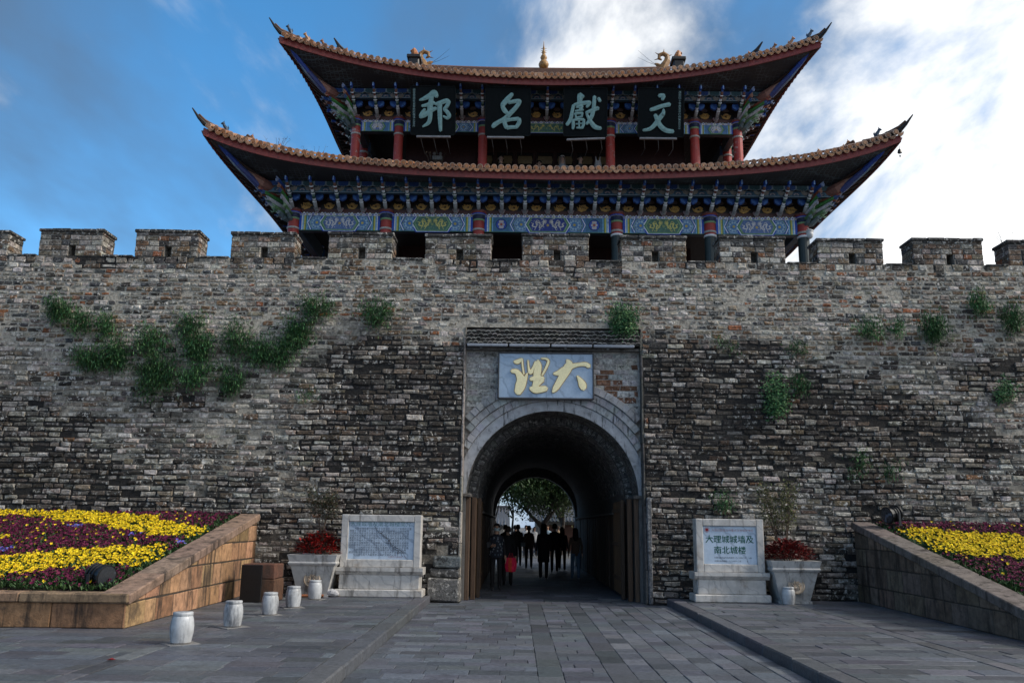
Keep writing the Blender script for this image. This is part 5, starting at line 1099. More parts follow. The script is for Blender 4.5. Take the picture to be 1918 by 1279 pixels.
# flowers: countless, so one mass per colour
def inside(p, poly):
    c = False
    for i in range(len(poly)):
        a, b = poly[i], poly[i - 1]
        if (a[1] > p[1]) != (b[1] > p[1]) and p[0] < (b[0] - a[0]) * (p[1] - a[1]) / (b[1] - a[1]) + a[0]: c = not c
    return c
def onslope(poly, yf, zf, yb, zb):                             # outline of a planted band on the bed's slope
    k = (zb - zf) / (yb - yf); out = []
    for px, py in poly:
        d = ray(px, py); t = (zf + .05 - k * yf - EYE.z + k * EYE.y) / (d.z - k * d.y); p = EYE + d * t; out.append((p.x, p.y))
    return out
sL = lambda pl: onslope([(x / 3.375, 900 + y / 3.375) for x, y in pl], 12.88, .615, 19.42, 1.83)
yl1 = sL([(-900, 170), (20, 178), (300, 184), (700, 193), (890, 213), (950, 228), (1100, 258), (1250, 278), (1360, 325), (1270, 345), (1050, 345), (850, 315), (700, 292), (450, 250), (250, 218), (20, 207), (-900, 200)]); yl2 = sL([(-900, 500), (0, 480), (200, 450), (400, 420), (700, 410), (900, 400), (970, 380), (1060, 400), (1050, 485), (900, 535), (700, 525), (500, 530), (300, 550), (100, 590), (-900, 610)]); yl3 = sL([(-900, 330), (0, 338), (45, 350), (0, 362), (-900, 375)])
sR = lambda pl: onslope([(1540 + x / 3.376, 900 + y / 3.376) for x, y in pl], 10.4, .16, 19.42, 1.82)
yr1 = sR([(470, 300), (560, 293), (720, 300), (900, 328), (1080, 320), (1276, 338), (2200, 380), (2200, 560), (1276, 490), (1100, 470), (980, 478), (850, 455), (700, 432), (560, 372), (480, 330)])
YC = [(.72, .52, .01, 0), (.80, .60, .02, 0), (.66, .46, .008, 0)]; MC = [(.085, .006, .030, 0), (.12, .010, .045, 0), (.055, .004, .02, 0), (.16, .02, .06, 0)]; BC = [(.10, .09, .45, 0)]
def blossom(mb, p, c, s_, eye_):
    n = V((R.uniform(-.5, .5), -.55 + R.uniform(-.45, .45), .8)).normalized(); a = n.orthogonal().normalized(); b = n.cross(a); ph = R.uniform(0, 6.28)
    vs = [p + n * -.006]; 
    for k in range(10): an = ph + k * .628; rr = s_ * (1 if k % 2 else .62) * R.uniform(.85, 1.1); vs.append(p + (a * math.cos(an) + b * math.sin(an)) * rr + n * R.uniform(.0, .012))
    mb.add(vs, [(0, 1 + k, 1 + (k + 1) % 10) for k in range(10)], [c if k % 5 else mix(c, eye_, .8) for k in range(10)])
def leafq(mb, p, l, wd, d, c, up_=V((0, 0, 1))):
    d = d.normalized(); s_ = d.cross(up_)
    if s_.length < 1e-3: s_ = d.orthogonal()
    s_.normalize(); n = s_.cross(d); m_ = p + d * l * .5 + n * l * .10
    mb.add([p, m_ + s_ * wd / 2, p + d * l, m_ - s_ * wd / 2], [(0, 1, 2, 3)], c)
GR = [(.030, .070, .020, 0), (.045, .095, .028, 0), (.022, .052, .018, 0), (.060, .105, .035, 0)]
my, mm_, mbl, ml = MB(), MB(), MB(), MB()
def plant_bed(X, ZT, x0, x1, y0, y1, side, ybands, blue, dens, edge_w):
    area = abs(x1 - x0) * (y1 - y0); k = (ZT(y1) - ZT(y0)) / (y1 - y0)
    for _ in range(int(area * dens)):
        x = R.uniform(x0, x1); y = R.uniform(y0, y1); e = (X(y) - side * .42 - x) * side
        if e < 0: continue
        z = ZT(y) - .03; ix, iy = x + .10 * fbm(x * 2.1, y * 2.1, 1.), y + .26 * fbm(x * 1.9, y * 1.9, 7.)
        edge = min(e / edge_w, (y - y0) / .55); leafy = edge < 1 and R.random() > edge * .8
        yel = any(inside((ix, iy), b) for b in ybands)
        for _k in range(2): leafq(ml, V((x + R.uniform(-.06, .06), y + R.uniform(-.06, .06), z - .03)), R.uniform(.07, .13), R.uniform(.03, .05), V((R.uniform(-1, 1), R.uniform(-1, .6), R.uniform(.15, 1.1))), jit(R.choice(GR), .3))
        if leafy and R.random() < .75: continue
        if fbm(x * 3.1, y * 3.1, 5.) > .38 and R.random() < .6: continue
        p = V((x, y, z + R.uniform(.03, .09)))
        if any((x - bx) ** 2 + (y - by) ** 2 < r_ ** 2 for bx, by, r_ in blue) and R.random() < .7: blossom(mbl, p, jit(BC[0], .2), .034, (.3, .28, .05, 0))
        elif yel and R.random() < .74: blossom(my, p, jit(R.choice(YC), .18), R.uniform(.025, .040), (.25, .10, .01, 0))
        elif yel: continue
        else:
            if R.random() < .022: blossom(my, p, jit(R.choice(YC), .12), .033, (.25, .10, .01, 0))
            elif R.random() < .66: blossom(mm_, p, jit(R.choice(MC), .4), R.uniform(.023, .038), (.02, .002, .01, 0))
blu = [(p[0], p[1], .13) for p in sL([(475, 280), (860, 325)])] + [(p[0], p[1], .15) for p in sL([(25, 425), (1160, 375)])]
plant_bed(XL, ZL, -13.0, -5.9, 13.22, 19.38, 1, [yl1, yl2, yl3], blu, 460, .55)
plant_bed(XR, ZR, 7.4, 12.6, 11.6, 19.38, -1, [yr1], [], 460, .55)
for mb, nm, lb in ((my, 'yellow_pansies', 'bright yellow pansies planted in broad bands across both flower beds'), (mm_, 'maroon_pansies', 'deep maroon pansies massed between the yellow bands of both beds'), (mbl, 'violet_pansies', 'few violet blue pansies scattered in the orange stone flower bed'), (ml, 'pansy_leaves', 'green pansy leaves carpeting the sloping soil of both flower beds')):
    tag(mb.build(nm, m_petal if nm != 'pansy_leaves' else m_leaf), lb, 'flowers' if nm != 'pansy_leaves' else 'leaves', None, 'stuff')
# ================================================================= street furniture
def floodlight(loc, rz_, tilt, label, s_=1.0):
    o = empty('floodlight', loc, rz_); tag(o, label, 'floodlight'); M = rot(tilt, 0, 0, (0, 0, .22 * s_)) @ rot(math.pi / 2, 0, 0); k = s_
    b = MB(); b.lathe([(.07 * k, -.22 * k), (.13 * k, -.20 * k), (.155 * k, -.12 * k), (.165 * k, .10 * k), (.19 * k, .105 * k), (.195 * k, .15 * k), (.175 * k, .155 * k)], 20, (.006, .0065, .008, 0), M=M)
    for q in range(3): b.lathe([(.165 * k, (-.14 + q * .07) * k), (.178 * k, (-.135 + q * .07) * k), (.178 * k, (-.12 + q * .07) * k), (.165 * k, (-.115 + q * .07) * k)], 20, (.008, .009, .011, 0), M=M)
    b.build('body', m_dark, o); g_ = MB(); g_.lathe([(.168 * k, .150 * k), (.168 * k, .158 * k), (.02 * k, .162 * k)], 20, (.03, .034, .04, 0), M=M); g_.build('lens', m_panel, o)
    for x in (-.225, .225): y_ = MB(); y_.box(x * s_ - .01, x * s_ + .01, -.03 * s_, .03 * s_, .0, .25 * s_, (.02, .02, .022, 0)); y_.build('yoke', m_dark, o)
    f = MB(); f.box(-.235 * s_, .235 * s_, -.05 * s_, .05 * s_, -.03, .0, (.02, .02, .022, 0)); f.box(-.03, .03, -.03, .03, -.2, -.03, (.02, .02, .022, 0)); f.build('foot', m_dark, o)
floodlight((-6.36, 13.52, .62), math.radians(66), math.radians(8), 'black floodlight standing among flowers of the orange sandstone bed', .95)
floodlight((8.08, 18.75, 1.78), math.radians(-72), math.radians(12), 'black floodlight on the top corner of the east sandstone bed', .95)
# drum bollards
def bollard_mesh():
    prof = [(.165, 0), (.175, .03), (.20, .18), (.205, .30), (.19, .42), (.172, .475), (.168, .48), (.174, .485), (.174, .535), (.166, .545)]
    b = MB(); b.lathe(prof, 22, [(.24, .22, .20, 0)] + [(.44, .45, .46, 0)] * 8); body = b.mesh('bollard', m_drum, True); t = MB(); t.box(-.27, .27, -.27, .27, -.005, .006, (.21, .205, .20, 0)); plate = t.mesh('base_plate', m_slab)
    return body, plate
bb_, bp_ = bollard_mesh()
for x, y, s_, lb in ((-4.25, 11.42, 1.0, 'white marble drum bollard standing frontmost in the row, by the pavement joint'), (-4.19, 13.26, .97, 'white marble drum bollard beside the sandstone bed, second from the front'), (-4.13, 15.0, .95, 'grey white drum bollard in the middle of the row of five'), (-4.08, 16.35, .98, 'grey white drum bollard in front of the black faced plinth, fourth along the row'), (-4.09, 18.12, .98, 'swirl veined drum bollard in front of the marble pot with red plant'), (5.62, 18.28, .92, 'lone blue grey ribbed drum bollard before the marble pot east of the gate')):
    o = empty('bollard', (x, y, .132), R.uniform(0, 6)); o.scale = (s_ * .72, s_ * .72, s_ * .71); tag(o, lb, 'bollard', 'drum bollards on the pavement'); inst('drum', bb_, o); inst('base_plate', bp_, o)
# steles
def stele(name, label, x0, x1, y, seed):
    xm = (x0 + x1) / 2; hw = (x1 - x0) / 2; o = empty(name, (xm, y, .132)); tag(o, label, 'stone tablet', 'marble tablets by the gate'); MA = (.50, .475, .445, 0)
    def bx(n_, *a, c=MA, b=.015, m=m_marble): q = MB(); q.bbox(*a, c, b=b); return q.build(n_, m, o)
    bx('plinth', -hw - .06, hw + .06, -.22, .42, 0, .16, b=.02); bx('waist', -hw + .02, hw - .02, -.14, .36, .16, .46)
    q = MB(); F = lambda u, v_, oo: V((oo, u, v_)); q.poly(lambda u, v_, oo: V((oo, u, v_)), [(-.14, .461), (.36, .461), (.42, .53), (.42, .61), (-.21, .61), (-.21, .535)], -hw - .05, hw + .05, MA); q.poly(lambda u, v_, oo: V((-oo, u, v_)), [(-.14, .461), (.36, .461), (.42, .53), (.42, .61), (-.21, .61), (-.21, .535)], hw + .051, hw + .0515, MA, sides=False); q.build('cornice', m_marble, o)
    tl = .05; M0 = lambda z: -.10 + tl * (z - .61)
    for nm, a, b, c, d in (('frame', -hw + .02, -hw + .17, .612, 1.715), ('frame', hw - .17, hw - .02, .612, 1.715), ('frame', -hw + .172, hw - .172, 1.565, 1.712), ('frame', -hw + .172, hw - .172, .612, .775)): bx(nm, a, b, -.13, .20, c, d, b=.012)
    p = MB(); p.box(-hw + .172, hw - .172, -.085, .15, .777, 1.563, (.46, .55, .66, 0)); p.build('panel', m_panel, o)
    return o, hw
sl_o, hw = stele('stone_tablet', 'marble tablet closely written in small script, between pot and gate pier', -3.78, -2.02, 18.98, 1)
def put_text(o, s, size, x, z, c, align='LEFT', nm='inscription', bold=0.): return inst(nm, text_mesh(s, size, m_ink, c, align, 0., bold), o, rot(math.pi / 2, 0, 0, (x, -.0875, z)))
TEAL = (.004, .085, .055, 0); INK = (.05, .06, .08, 0); RD = (.30, .10, .09, 0)
put_text(sl_o, '大理城墙及南北城楼简介', .120, -.68, 1.475, (.12, .24, .26, 0))
lines = ['　　大理城墙始建于明洪武十五年公元一三八二年城方三里', '周围十二里城高二丈五尺厚二丈四面各有城门上建城楼南', '曰双鹤北曰安远东曰通海西曰苍山四隅有角楼城外有护城', '河城内街道纵横交错为棋盘式布局是全国历史文化名城的', '重要标志清代曾多次修葺咸丰年间毁于战火后经重建南北', '城楼气势雄伟为古城象征一九八二年重修南城楼一九九〇', '年修复北城楼两楼均为重檐歇山式木结构建筑檐牙高啄彩', '绘精美登楼可远眺苍山洱海古城风光尽收眼底现存城墙为', '砖石夯土结构保存较为完整具有重要的历史艺术科学价值', '　　保护范围城墙及南北城楼墙基四周外延二十米为界', '建设控制地带自保护范围外延三十米为界不得擅自建设', '　　任何单位和个人都有依法保护文物的义务']
for i, s in enumerate(lines): put_text(sl_o, s, .0515, -.69, 1.40 - i * .050, INK)
put_text(sl_o, '大理市人民政府　立', .045, .16, .81, (.35, .25, .28, 0))
cr = MB()                                                    # shadowless crack-like stain across the panel: dark mineral streaks
for k in range(16):
    x = -.1 + k * .036; z = 1.43 - k * .036; cr.tube([(x + R.uniform(-.1, .1), -.0868, z + R.uniform(-.03, .06)), (x + R.uniform(-.06, .1), -.0868, z - .05), (x + R.uniform(-.02, .2), -.0868, z - R.uniform(.06, .14))], [.003, R.uniform(.004, .010), .002], 4, (.07, .08, .10, 0))
cr.build('mineral_streaks', m_ink, sl_o)
sr_o, hw = stele('stone_tablet', 'marble tablet with large green characters and a red emblem, east of the gate', 3.82, 5.30, 18.80, 2)
for q in range(3):
    for s_, z_ in (('大理城城墙及', 1.225), ('南北城楼', 1.00)): put_text(sr_o, s_, .172, -.003 + .003 * q, z_ + .0015 * q, TEAL, 'CENTER').location.y -= .0004 * q
put_text(sr_o, '大理白族自治州重点文物保护单位', .060, -.38, 1.455, (.42, .24, .24, 0)); put_text(sr_o, '大理白族自治州人民政府一九八五年三月　公布', .038, -.34, .895, INK); put_text(sr_o, '大理市人民政府一九八六年十二月　　　立', .038, -.34, .825, INK)
e_ = MB(); Fe = lambda u, v_, o: V((u - .475, -.086 - o, v_ + 1.485)); e_.poly(Fe, [(.032 * math.cos(k * .524), .032 * math.sin(k * .524)) for k in range(12)], 0, .006, (.35, .01, .012, 0))
for k in range(10): a = k * .628; e_.poly(Fe, [(.04 * math.cos(a - .2), .04 * math.sin(a - .2)), (.04 * math.cos(a + .2), .04 * math.sin(a + .2)), (.062 * math.cos(a), .062 * math.sin(a))], 0, .004, (.50, .10, .09, 0))
e_.build('emblem', m_ink, sr_o)
# marble pots with plants
def pot(x, y, s_, label, sq):
    o = empty('plant_pot', (x, y, .132)); tag(o, label, 'plant pot', 'marble plant pots by the gate'); c = (.47, .455, .435, 0)
    def ringbox(rows):
        q = MB(); n0 = 0
        vs = []; 
        for hw_, z in rows: vs += [(-hw_, -hw_, z), (hw_, -hw_, z), (hw_, hw_, z), (-hw_, hw_, z)]
        fs = [(i * 4 + k, i * 4 + (k + 1) % 4, (i + 1) * 4 + (k + 1) % 4, (i + 1) * 4 + k) for i in range(len(rows) - 1) for k in range(4)] + [tuple(reversed(range(4))), tuple(len(rows) * 4 - 4 + k for k in range(4))]; q.add([(a * s_, b * s_, z * s_) for a, b, z in vs], fs, c); return q
    ringbox([(.34, 0), (.34, .05), (.30, .055)]).build('foot', m_marble, o); ringbox([(.31, .056), (.455, .64), (.46, .645)]).build('body', m_marble, o); ringbox([(.475, .646), (.50, .68), (.505, .70), (.485, .73)]).build('band', m_marble, o)
    q = ringbox([(.485, .731), (.525, .87), (.44, .872), (.42, .80)]); q.build('rim', m_marble, o)
    M = Matrix.Translation(V((0, -.402 * s_, .37 * s_))) @ rot(math.pi / 2 - .245, 0, 0); md = MB()
    md.lathe([(.175 * s_, -.02), (.175 * s_, .02), (.155 * s_, .03), (.15 * s_, .018), (.02 * s_, .02)], 20, (.46, .36, .26, 0), M=M)
    for k in range(7): a = k * .9; md.tube([M @ V((.10 * s_ * math.cos(a), .10 * s_ * math.sin(a), .022)), M @ V((.06 * s_ * math.cos(a + .7), .06 * s_ * math.sin(a + .7), .034)), M @ V((.03 * s_ * math.cos(a + 1.6), .03 * s_ * math.sin(a + 1.6), .022))], [.018, .022, .01], 5, (.43, .33, .24, 0))
    md.build('medallion', m_marble, o); return o
pot(-4.27, 18.98, 1.0, 'white marble pot with round medallion holding a bright red bush', 0); pot(5.84, 18.86, 1.0, 'grey veined marble pot with round medallion holding a dark red bush', 0)
def red_bush(x, y, z, rx, rz_, n, cols, label, lo_=0.):
    b = MB()
    for _ in range(n):
        a = R.uniform(0, 6.28); e = math.asin(R.uniform(lo_, 1)); r_ = R.uniform(.55, 1.0); p = V((x + rx * r_ * math.cos(a) * math.cos(e), y + rx * r_ * math.sin(a) * math.cos(e), z + rz_ * r_ * math.sin(e))); d = V((math.cos(a), math.sin(a), R.uniform(-.2, .9)))
        leafq(b, p, R.uniform(.06, .11), R.uniform(.035, .06), d + V((R.uniform(-.7, .7), R.uniform(-.7, .7), 0)), jit(R.choice(cols), .35))
    t = MB()
    for k in range(9): a = k * .7; t.tube([(x, y, z - .12), (x + rx * .4 * math.cos(a), y + rx * .4 * math.sin(a), z + rz_ * .45)], [.012, .005], 5, (.05, .03, .02, 0))
    r_ = empty('red_bush', (x, y, z - .1)); tag(r_, label, 'bush', 'red leaved bushes in marble pots')
    for mb, nm, m_ in ((b, 'foliage', m_leaf), (t, 'stems', m_wood)): o = mb.build(nm, m_, r_); o.matrix_parent_inverse = Matrix.Translation(V((-x, -y, -z + .1)))
RB = [(.30, .012, .012, 0), (.42, .02, .016, 0), (.16, .01, .01, 0), (.06, .012, .01, 0), (.03, .02, .012, 0)]
red_bush(-4.25, 18.98, 1.02, .50, .46, 1500, RB, 'bright red leaved bush mounded over the pot beside the written tablet'); red_bush(5.82, 18.86, 1.02, .55, .42, 1500, [(.16, .012, .012, 0), (.23, .014, .013, 0), (.09, .008, .009, 0), (.04, .010, .010, 0)], 'dark red leaved bush spreading over the pot east of the gate')
def sapling(x, y, z, h, sp, n, cols, label, trunk_h=.3, nst=5):
    r_ = empty('sapling', (x, y, z)); tag(r_, label, 'small tree'); t = MB(); b = MB()
    for k in range(nst):
        a = R.uniform(0, 6.28); tip = V((sp * R.uniform(.3, 1) * math.cos(a), sp * .6 * math.sin(a), h * R.uniform(.75, 1.0))); m_ = V((tip.x * .35, tip.y * .35, h * trunk_h + .1)); pts = [V((0, 0, 0)), V((R.uniform(-.02, .02), 0, h * trunk_h * .6)), m_, tip]; t.tube(pts, [.016, .013, .009, .003], 5, (.09, .06, .04, 0))
        for _ in range(n // nst):
            q = R.uniform(.25, 1); p = m_ + (tip - m_) * q + V((R.uniform(-1, 1), R.uniform(-.6, .6), R.uniform(-1, 1))) * sp * .38; leafq(b, p, R.uniform(.05, .10), R.uniform(.02, .035), V((R.uniform(-1, 1), R.uniform(-1, 1), R.uniform(-.6, .8))), jit(R.choice(cols), .35))
            if R.random() < .10: t.tube([m_ + (tip - m_) * q, p], [.004, .002], 3, (.08, .06, .04, 0))
    t.build('trunk', m_wood, r_); b.build('crown', m_leaf, r_)
sapling(-4.22, 19.05, 1.0, 1.45, .42, 900, [(.045, .05, .025, 0), (.03, .045, .02, 0), (.08, .05, .025, 0)], 'thin dark sapling rising behind the bright red bush', .45, 6)
sapling(5.78, 18.98, 1.0, 1.75, .46, 1500, [(.10, .12, .04, 0), (.14, .14, .05, 0), (.06, .085, .03, 0), (.17, .16, .07, 0)], 'feathery yellow green sapling rising behind the dark red bush', .2, 9)
# plinth beside the west bed
o = empty('stone_plinth', (-5.02, 17.55, .132)); o.scale = (.9, .9, .95); tag(o, 'low stone plinth with black sooty front beside the sandstone bed', 'plinth')
b = MB(); b.bbox(-.35, .36, -.30, .45, 0, .46, (.10, .048, .026, 0), b=.02, j=.008); b.build('base', m_sand, o); b = MB(); b.bbox(-.36, .35, -.31, .46, .465, .76, (.115, .05, .032, 0), b=.02, j=.008); b.build('top_block', m_sand, o); b = MB(); b.bbox(-.365, .09, -.36, -.315, .01, .745, (.010, .009, .009, 0), b=.008); b.build('front_panel', m_dark, o)
b = MB(); b.tube([(0, 0, .06), (.06, .01, .085), (.13, .0, .09), (.22, .0, .07), (.28, .0, .05)], [.03, .075, .085, .07, .03], 10, (.42, .42, .44, 0)); tag(b.build('boulder', m_marble, None, loc=(-4.0, 18.72, .132)), 'small pale rounded stone lying beside the tablet plinth', 'stone')
b = MB(); b.tube([(-4.62, 18.45, .17), (-4.0, 18.55, .17)], .03, 8, (.28, .10, .04, 0)); tag(b.build('pipe', m_paint), 'short orange pipe lying at the foot of the marble pot', 'pipe')
# camera dome and wind bell on the tower
o = empty('security_camera', (8.34, 23.35, 9.98)); tag(o, 'white dome security camera hanging at the tower east corner column', 'camera'); b = MB(); b.lathe([(.03, -.20), (.085, -.15), (.10, -.08), (.10, .0)], 14, (.6, .6, .6, 0)); b.build('dome', m_paint, o, True); b = MB(); b.lathe([(.11, .0), (.11, .05), (.04, .09)], 14, (.5, .5, .5, 0)); b.tube([(0, 0, .07), (-.1, .05, .2), (-.25, .1, .2)], .02, 6, (.4, .4, .4, 0)); b.build('bracket', m_paint, o)
for sx_, lb in ((1, 'small dark wind bell hanging from the east tip of the lower roof'), ):
    o = empty('wind_bell', (CX + sx_ * 9.33, 21.32, 11.72)); tag(o, lb, 'bell'); b = MB(); b.tube([(0, 0, 0), (0, 0, -.14)], .008, 4, (.03, .03, .03, 0)); b.build('hook', m_dark, o); b = MB(); b.lathe([(.085, -.30), (.075, -.24), (.06, -.17), (.02, -.135)], 10, (.03, .03, .035, 0)); b.build('bell_body', m_dark, o); b = MB(); b.tube([(0, 0, -.28), (0, 0, -.40)], .006, 4, (.03, .03, .03, 0)); b.box(-.03, .03, -.003, .003, -.46, -.40, (.03, .03, .03, 0)); b.build('clapper', m_dark, o); o.scale = (.7, .7, .7)
# exit lamp on the gallery wall
o = empty('emergency_lamp', (-2.72, 26.24, 13.38)); tag(o, 'small white emergency lamp box on the dark gallery wall', 'lamp'); b = MB(); b.bbox(-.16, .16, -.05, .05, 0, .14, (.35, .36, .36, 0), b=.012); b.build('box', m_paint, o)
for s_ in (-.1, .1): b = MB(); b.lathe([(.05, 0), (.055, .03), (.02, .06)], 10, (.3, .3, .3, 0), M=rot(math.pi / 2, 0, 0, (s_, -.02, .2))); b.build('lamp_head', m_paint, o)
b = MB(); b.add([(-.05, 0, .01), (0, -.03, .025), (.06, .0, .015), (0, .03, .03), (0, 0, .008)], [(0, 1, 4), (1, 2, 4), (2, 3, 4), (3, 0, 4)], (.22, .02, .02, 0)); tag(b.build('fallen_leaf', m_leaf, None, loc=(-4.46, 9.95, .135)), 'small curled red leaf lying on the bare west pavement', 'leaf')
# ================================================================= plants growing from the wall
def tuft(px, py, wpx, hpx, n, label, kind='grass', tone=1.0, stems=None):
    tone *= 1.6; s_ = 1 / 73.; n = int(n * 1.25); z0 = atY(px, py, 19.7).z; P0 = atY(px, py, Yw(z0) - .02); rw, rh = wpx * s_ / 2, hpx * s_ / 2; r_ = empty('wall_shrub', P0); tag(r_, label, 'shrub', 'shrubs rooted in the wall')
    b = MB(); t = MB(); cs_ = [(.026 * tone, .082 * tone, .028 * tone, 0), (.038 * tone, .105 * tone, .036 * tone, 0), (.016 * tone, .052 * tone, .020 * tone, 0), (.060 * tone, .115 * tone, .040 * tone, 0), (.022 * tone, .060 * tone, .024 * tone, 0)]
    ns = stems or max(5, int(n / 40))
    for k in range(ns):
        a = R.uniform(-1, 1); root = V((a * rw * .5, .02, R.uniform(-.9, .4) * rh)); tip = V((a * rw * R.uniform(.4, 1.15) + R.uniform(-.12, .12) * rw, -R.uniform(.06, .34) * min(1, rw * 1.6 + .3), root.z + rh * R.uniform(.25, 1.15) * (1 - .35 * a * a)))
        m_ = (root + tip) / 2 + V((0, -.06, .10 * rh)); t.tube([root, m_, tip], [.008, .006, .002], 4, (.05, .05, .025, 0))
        for _ in range(n // ns):
            q = R.uniform(0, 1) ** .75; p = (root * (1 - q) * (1 - q) + m_ * 2 * q * (1 - q) + tip * q * q) + V((R.gauss(0, .13) * min(1.6, rw + .35), R.uniform(-.10, .05), R.gauss(-.03, .13) * min(1.6, rh + .35)))
            if p.y > -.01: p.y = -.01 - R.uniform(0, .05)
            if kind == 'grass': leafq(b, p, R.uniform(.06, .15), R.uniform(.012, .024), V((R.gauss(0, .6), R.uniform(-.8, .1), R.gauss(.15, .9))), jit(R.choice(cs_), .35))
            else: leafq(b, p, R.uniform(.045, .085), R.uniform(.022, .038), V((R.gauss(0, .8), R.uniform(-1, .0), R.gauss(-.2, .6))), jit(R.choice(cs_), .35), V((0, -1, .3)))
    t.build('stems', m_wood, r_); b.build('foliage', m_leaf, r_)
TU = [(116, 586, 54, 46, 900, 'round green tuft, highest of the shrubs at the wall west end'), (155, 607, 46, 46, 700, 'green tuft just below and beside the highest west tuft'), (202, 614, 38, 40, 600, 'separate small dark tuft east of the twin west tufts', ), (168, 678, 66, 46, 900, 'low green tuft ending the big shrub band on its west side'), (222, 668, 84, 56, 1400, 'wide green shrub in the band, just under the separate small tuft'), (288, 640, 74, 46, 900, 'thin olive shrub above the middle of the big shrub band', 'grass', 1.3), (298, 706, 92, 80, 2000, 'deep green hanging shrub, lowest of the big band'), (360, 614, 56, 44, 800, 'dark crest of shrub above the round bright one'), (372, 655, 64, 58, 1300, 'rounded bright green shrub in the big band middle', 'grass', 1.15), (370, 708, 66, 44, 800, 'pale loose shrub hanging below the rounded bright one', 'grass', 1.3), (437, 715, 50, 56, 800, 'narrow tuft hanging below the gap between the two shrub bands'), (446, 640, 60, 60, 1000, 'upright shrub at the west end of the rising band'), (512, 664, 110, 58, 1900, 'broad deep green shrub at the foot of the rising band'), (560, 624, 60, 62, 1200, 'green shrub midway up the rising band'), (600, 584, 62, 46, 900, 'topmost shrub of the rising band, pointing at the tower'), (704, 592, 64, 54, 900, 'lone green shrub between the rising band and the gate'), (572, 742, 40, 16, 90, 'faint sprig on grey brick below the rising band'),
      (1166, 604, 54, 50, 1500, 'dense leafy bush over the tile courses at the gate corner', 'leaf'), (1628, 622, 60, 34, 500, 'olive grass tuft under the second crenel east of the tower', 'grass', 1.5), (1676, 622, 34, 26, 220, 'small sparse tuft beside the olive grass tuft', 'grass', 1.3), (1744, 622, 56, 52, 1100, 'dense round shrub under the second merlon from the east end'), (1832, 576, 40, 46, 600, 'upright olive tuft, highest of the east shrubs', 'grass', 1.3), (1893, 606, 60, 52, 900, 'bushy tuft at the far east end, over the pale ledge'), (1448, 744, 50, 66, 1000, 'tall leafy bush low on the dark brick east of the gate', 'leaf'), (1496, 728, 40, 48, 350, 'sparse twiggy shrub beside the tall leafy bush'), (1490, 656, 30, 30, 160, 'faint small sprig above the sparse twiggy shrub'), (1878, 736, 34, 36, 420, 'small round bush alone on pale patched brick', 'leaf'), (1352, 938, 36, 42, 260, 'sprig above the marble tablet east of the gate'), (1604, 872, 40, 44, 220, 'faint tuft on dark brick above the east stone bed'), (1668, 882, 40, 36, 150, 'very sparse tuft east of the faint one above the east bed'), (1355, 646, 46, 26, 110, 'thin sprig on dark brick beside the gate top corner')]
for t_ in TU: tuft(t_[0], t_[1], t_[2], t_[3], t_[4], t_[5], *(t_[6:] if len(t_) > 6 else ()))
# dry grass and weeds on the roof edges and the far merlon
def weed(loc, h, n, label, c=(.12, .10, .06, 0)):
    r_ = empty('weed', loc); tag(r_, label, 'weed'); b = MB()
    for _ in range(n): a = R.uniform(-.3, .3); b.tube([(a * .6, R.uniform(-.1, .1), 0), (a, 0, h * .6), (a * 1.3 + R.uniform(-.06, .06), 0, h * R.uniform(.8, 1.1))], [.006, .004, .002], 3, jit(c, .3)); leafq(b, V((a * 1.2, 0, h * .8)), .06, .02, V((R.uniform(-1, 1), 0, .8)), jit(c, .3))
    b.build('stalks', m_leaf, r_)
p = atY(520, 275, 21.95); weed((p.x, p.y, lo.ze(.75) + .42), .42, 9, 'dry weeds sprouting from the lower roof west of the columns'); p = atY(588, 285, 22.1); weed((p.x, p.y, lo.ze(.65) + .40), .36, 5, 'few dry stalks on the lower roof nearer the corner column')
weed((11.95, 20.0, 8.58), .26, 6, 'dry stalks on top of the eastmost merlon'); p = atY(815, 300, 22.3); weed((p.x, p.y, 11.42), .5, 8, 'dry stalks on the lower roof below the westmost black board', (.07, .06, .04, 0))
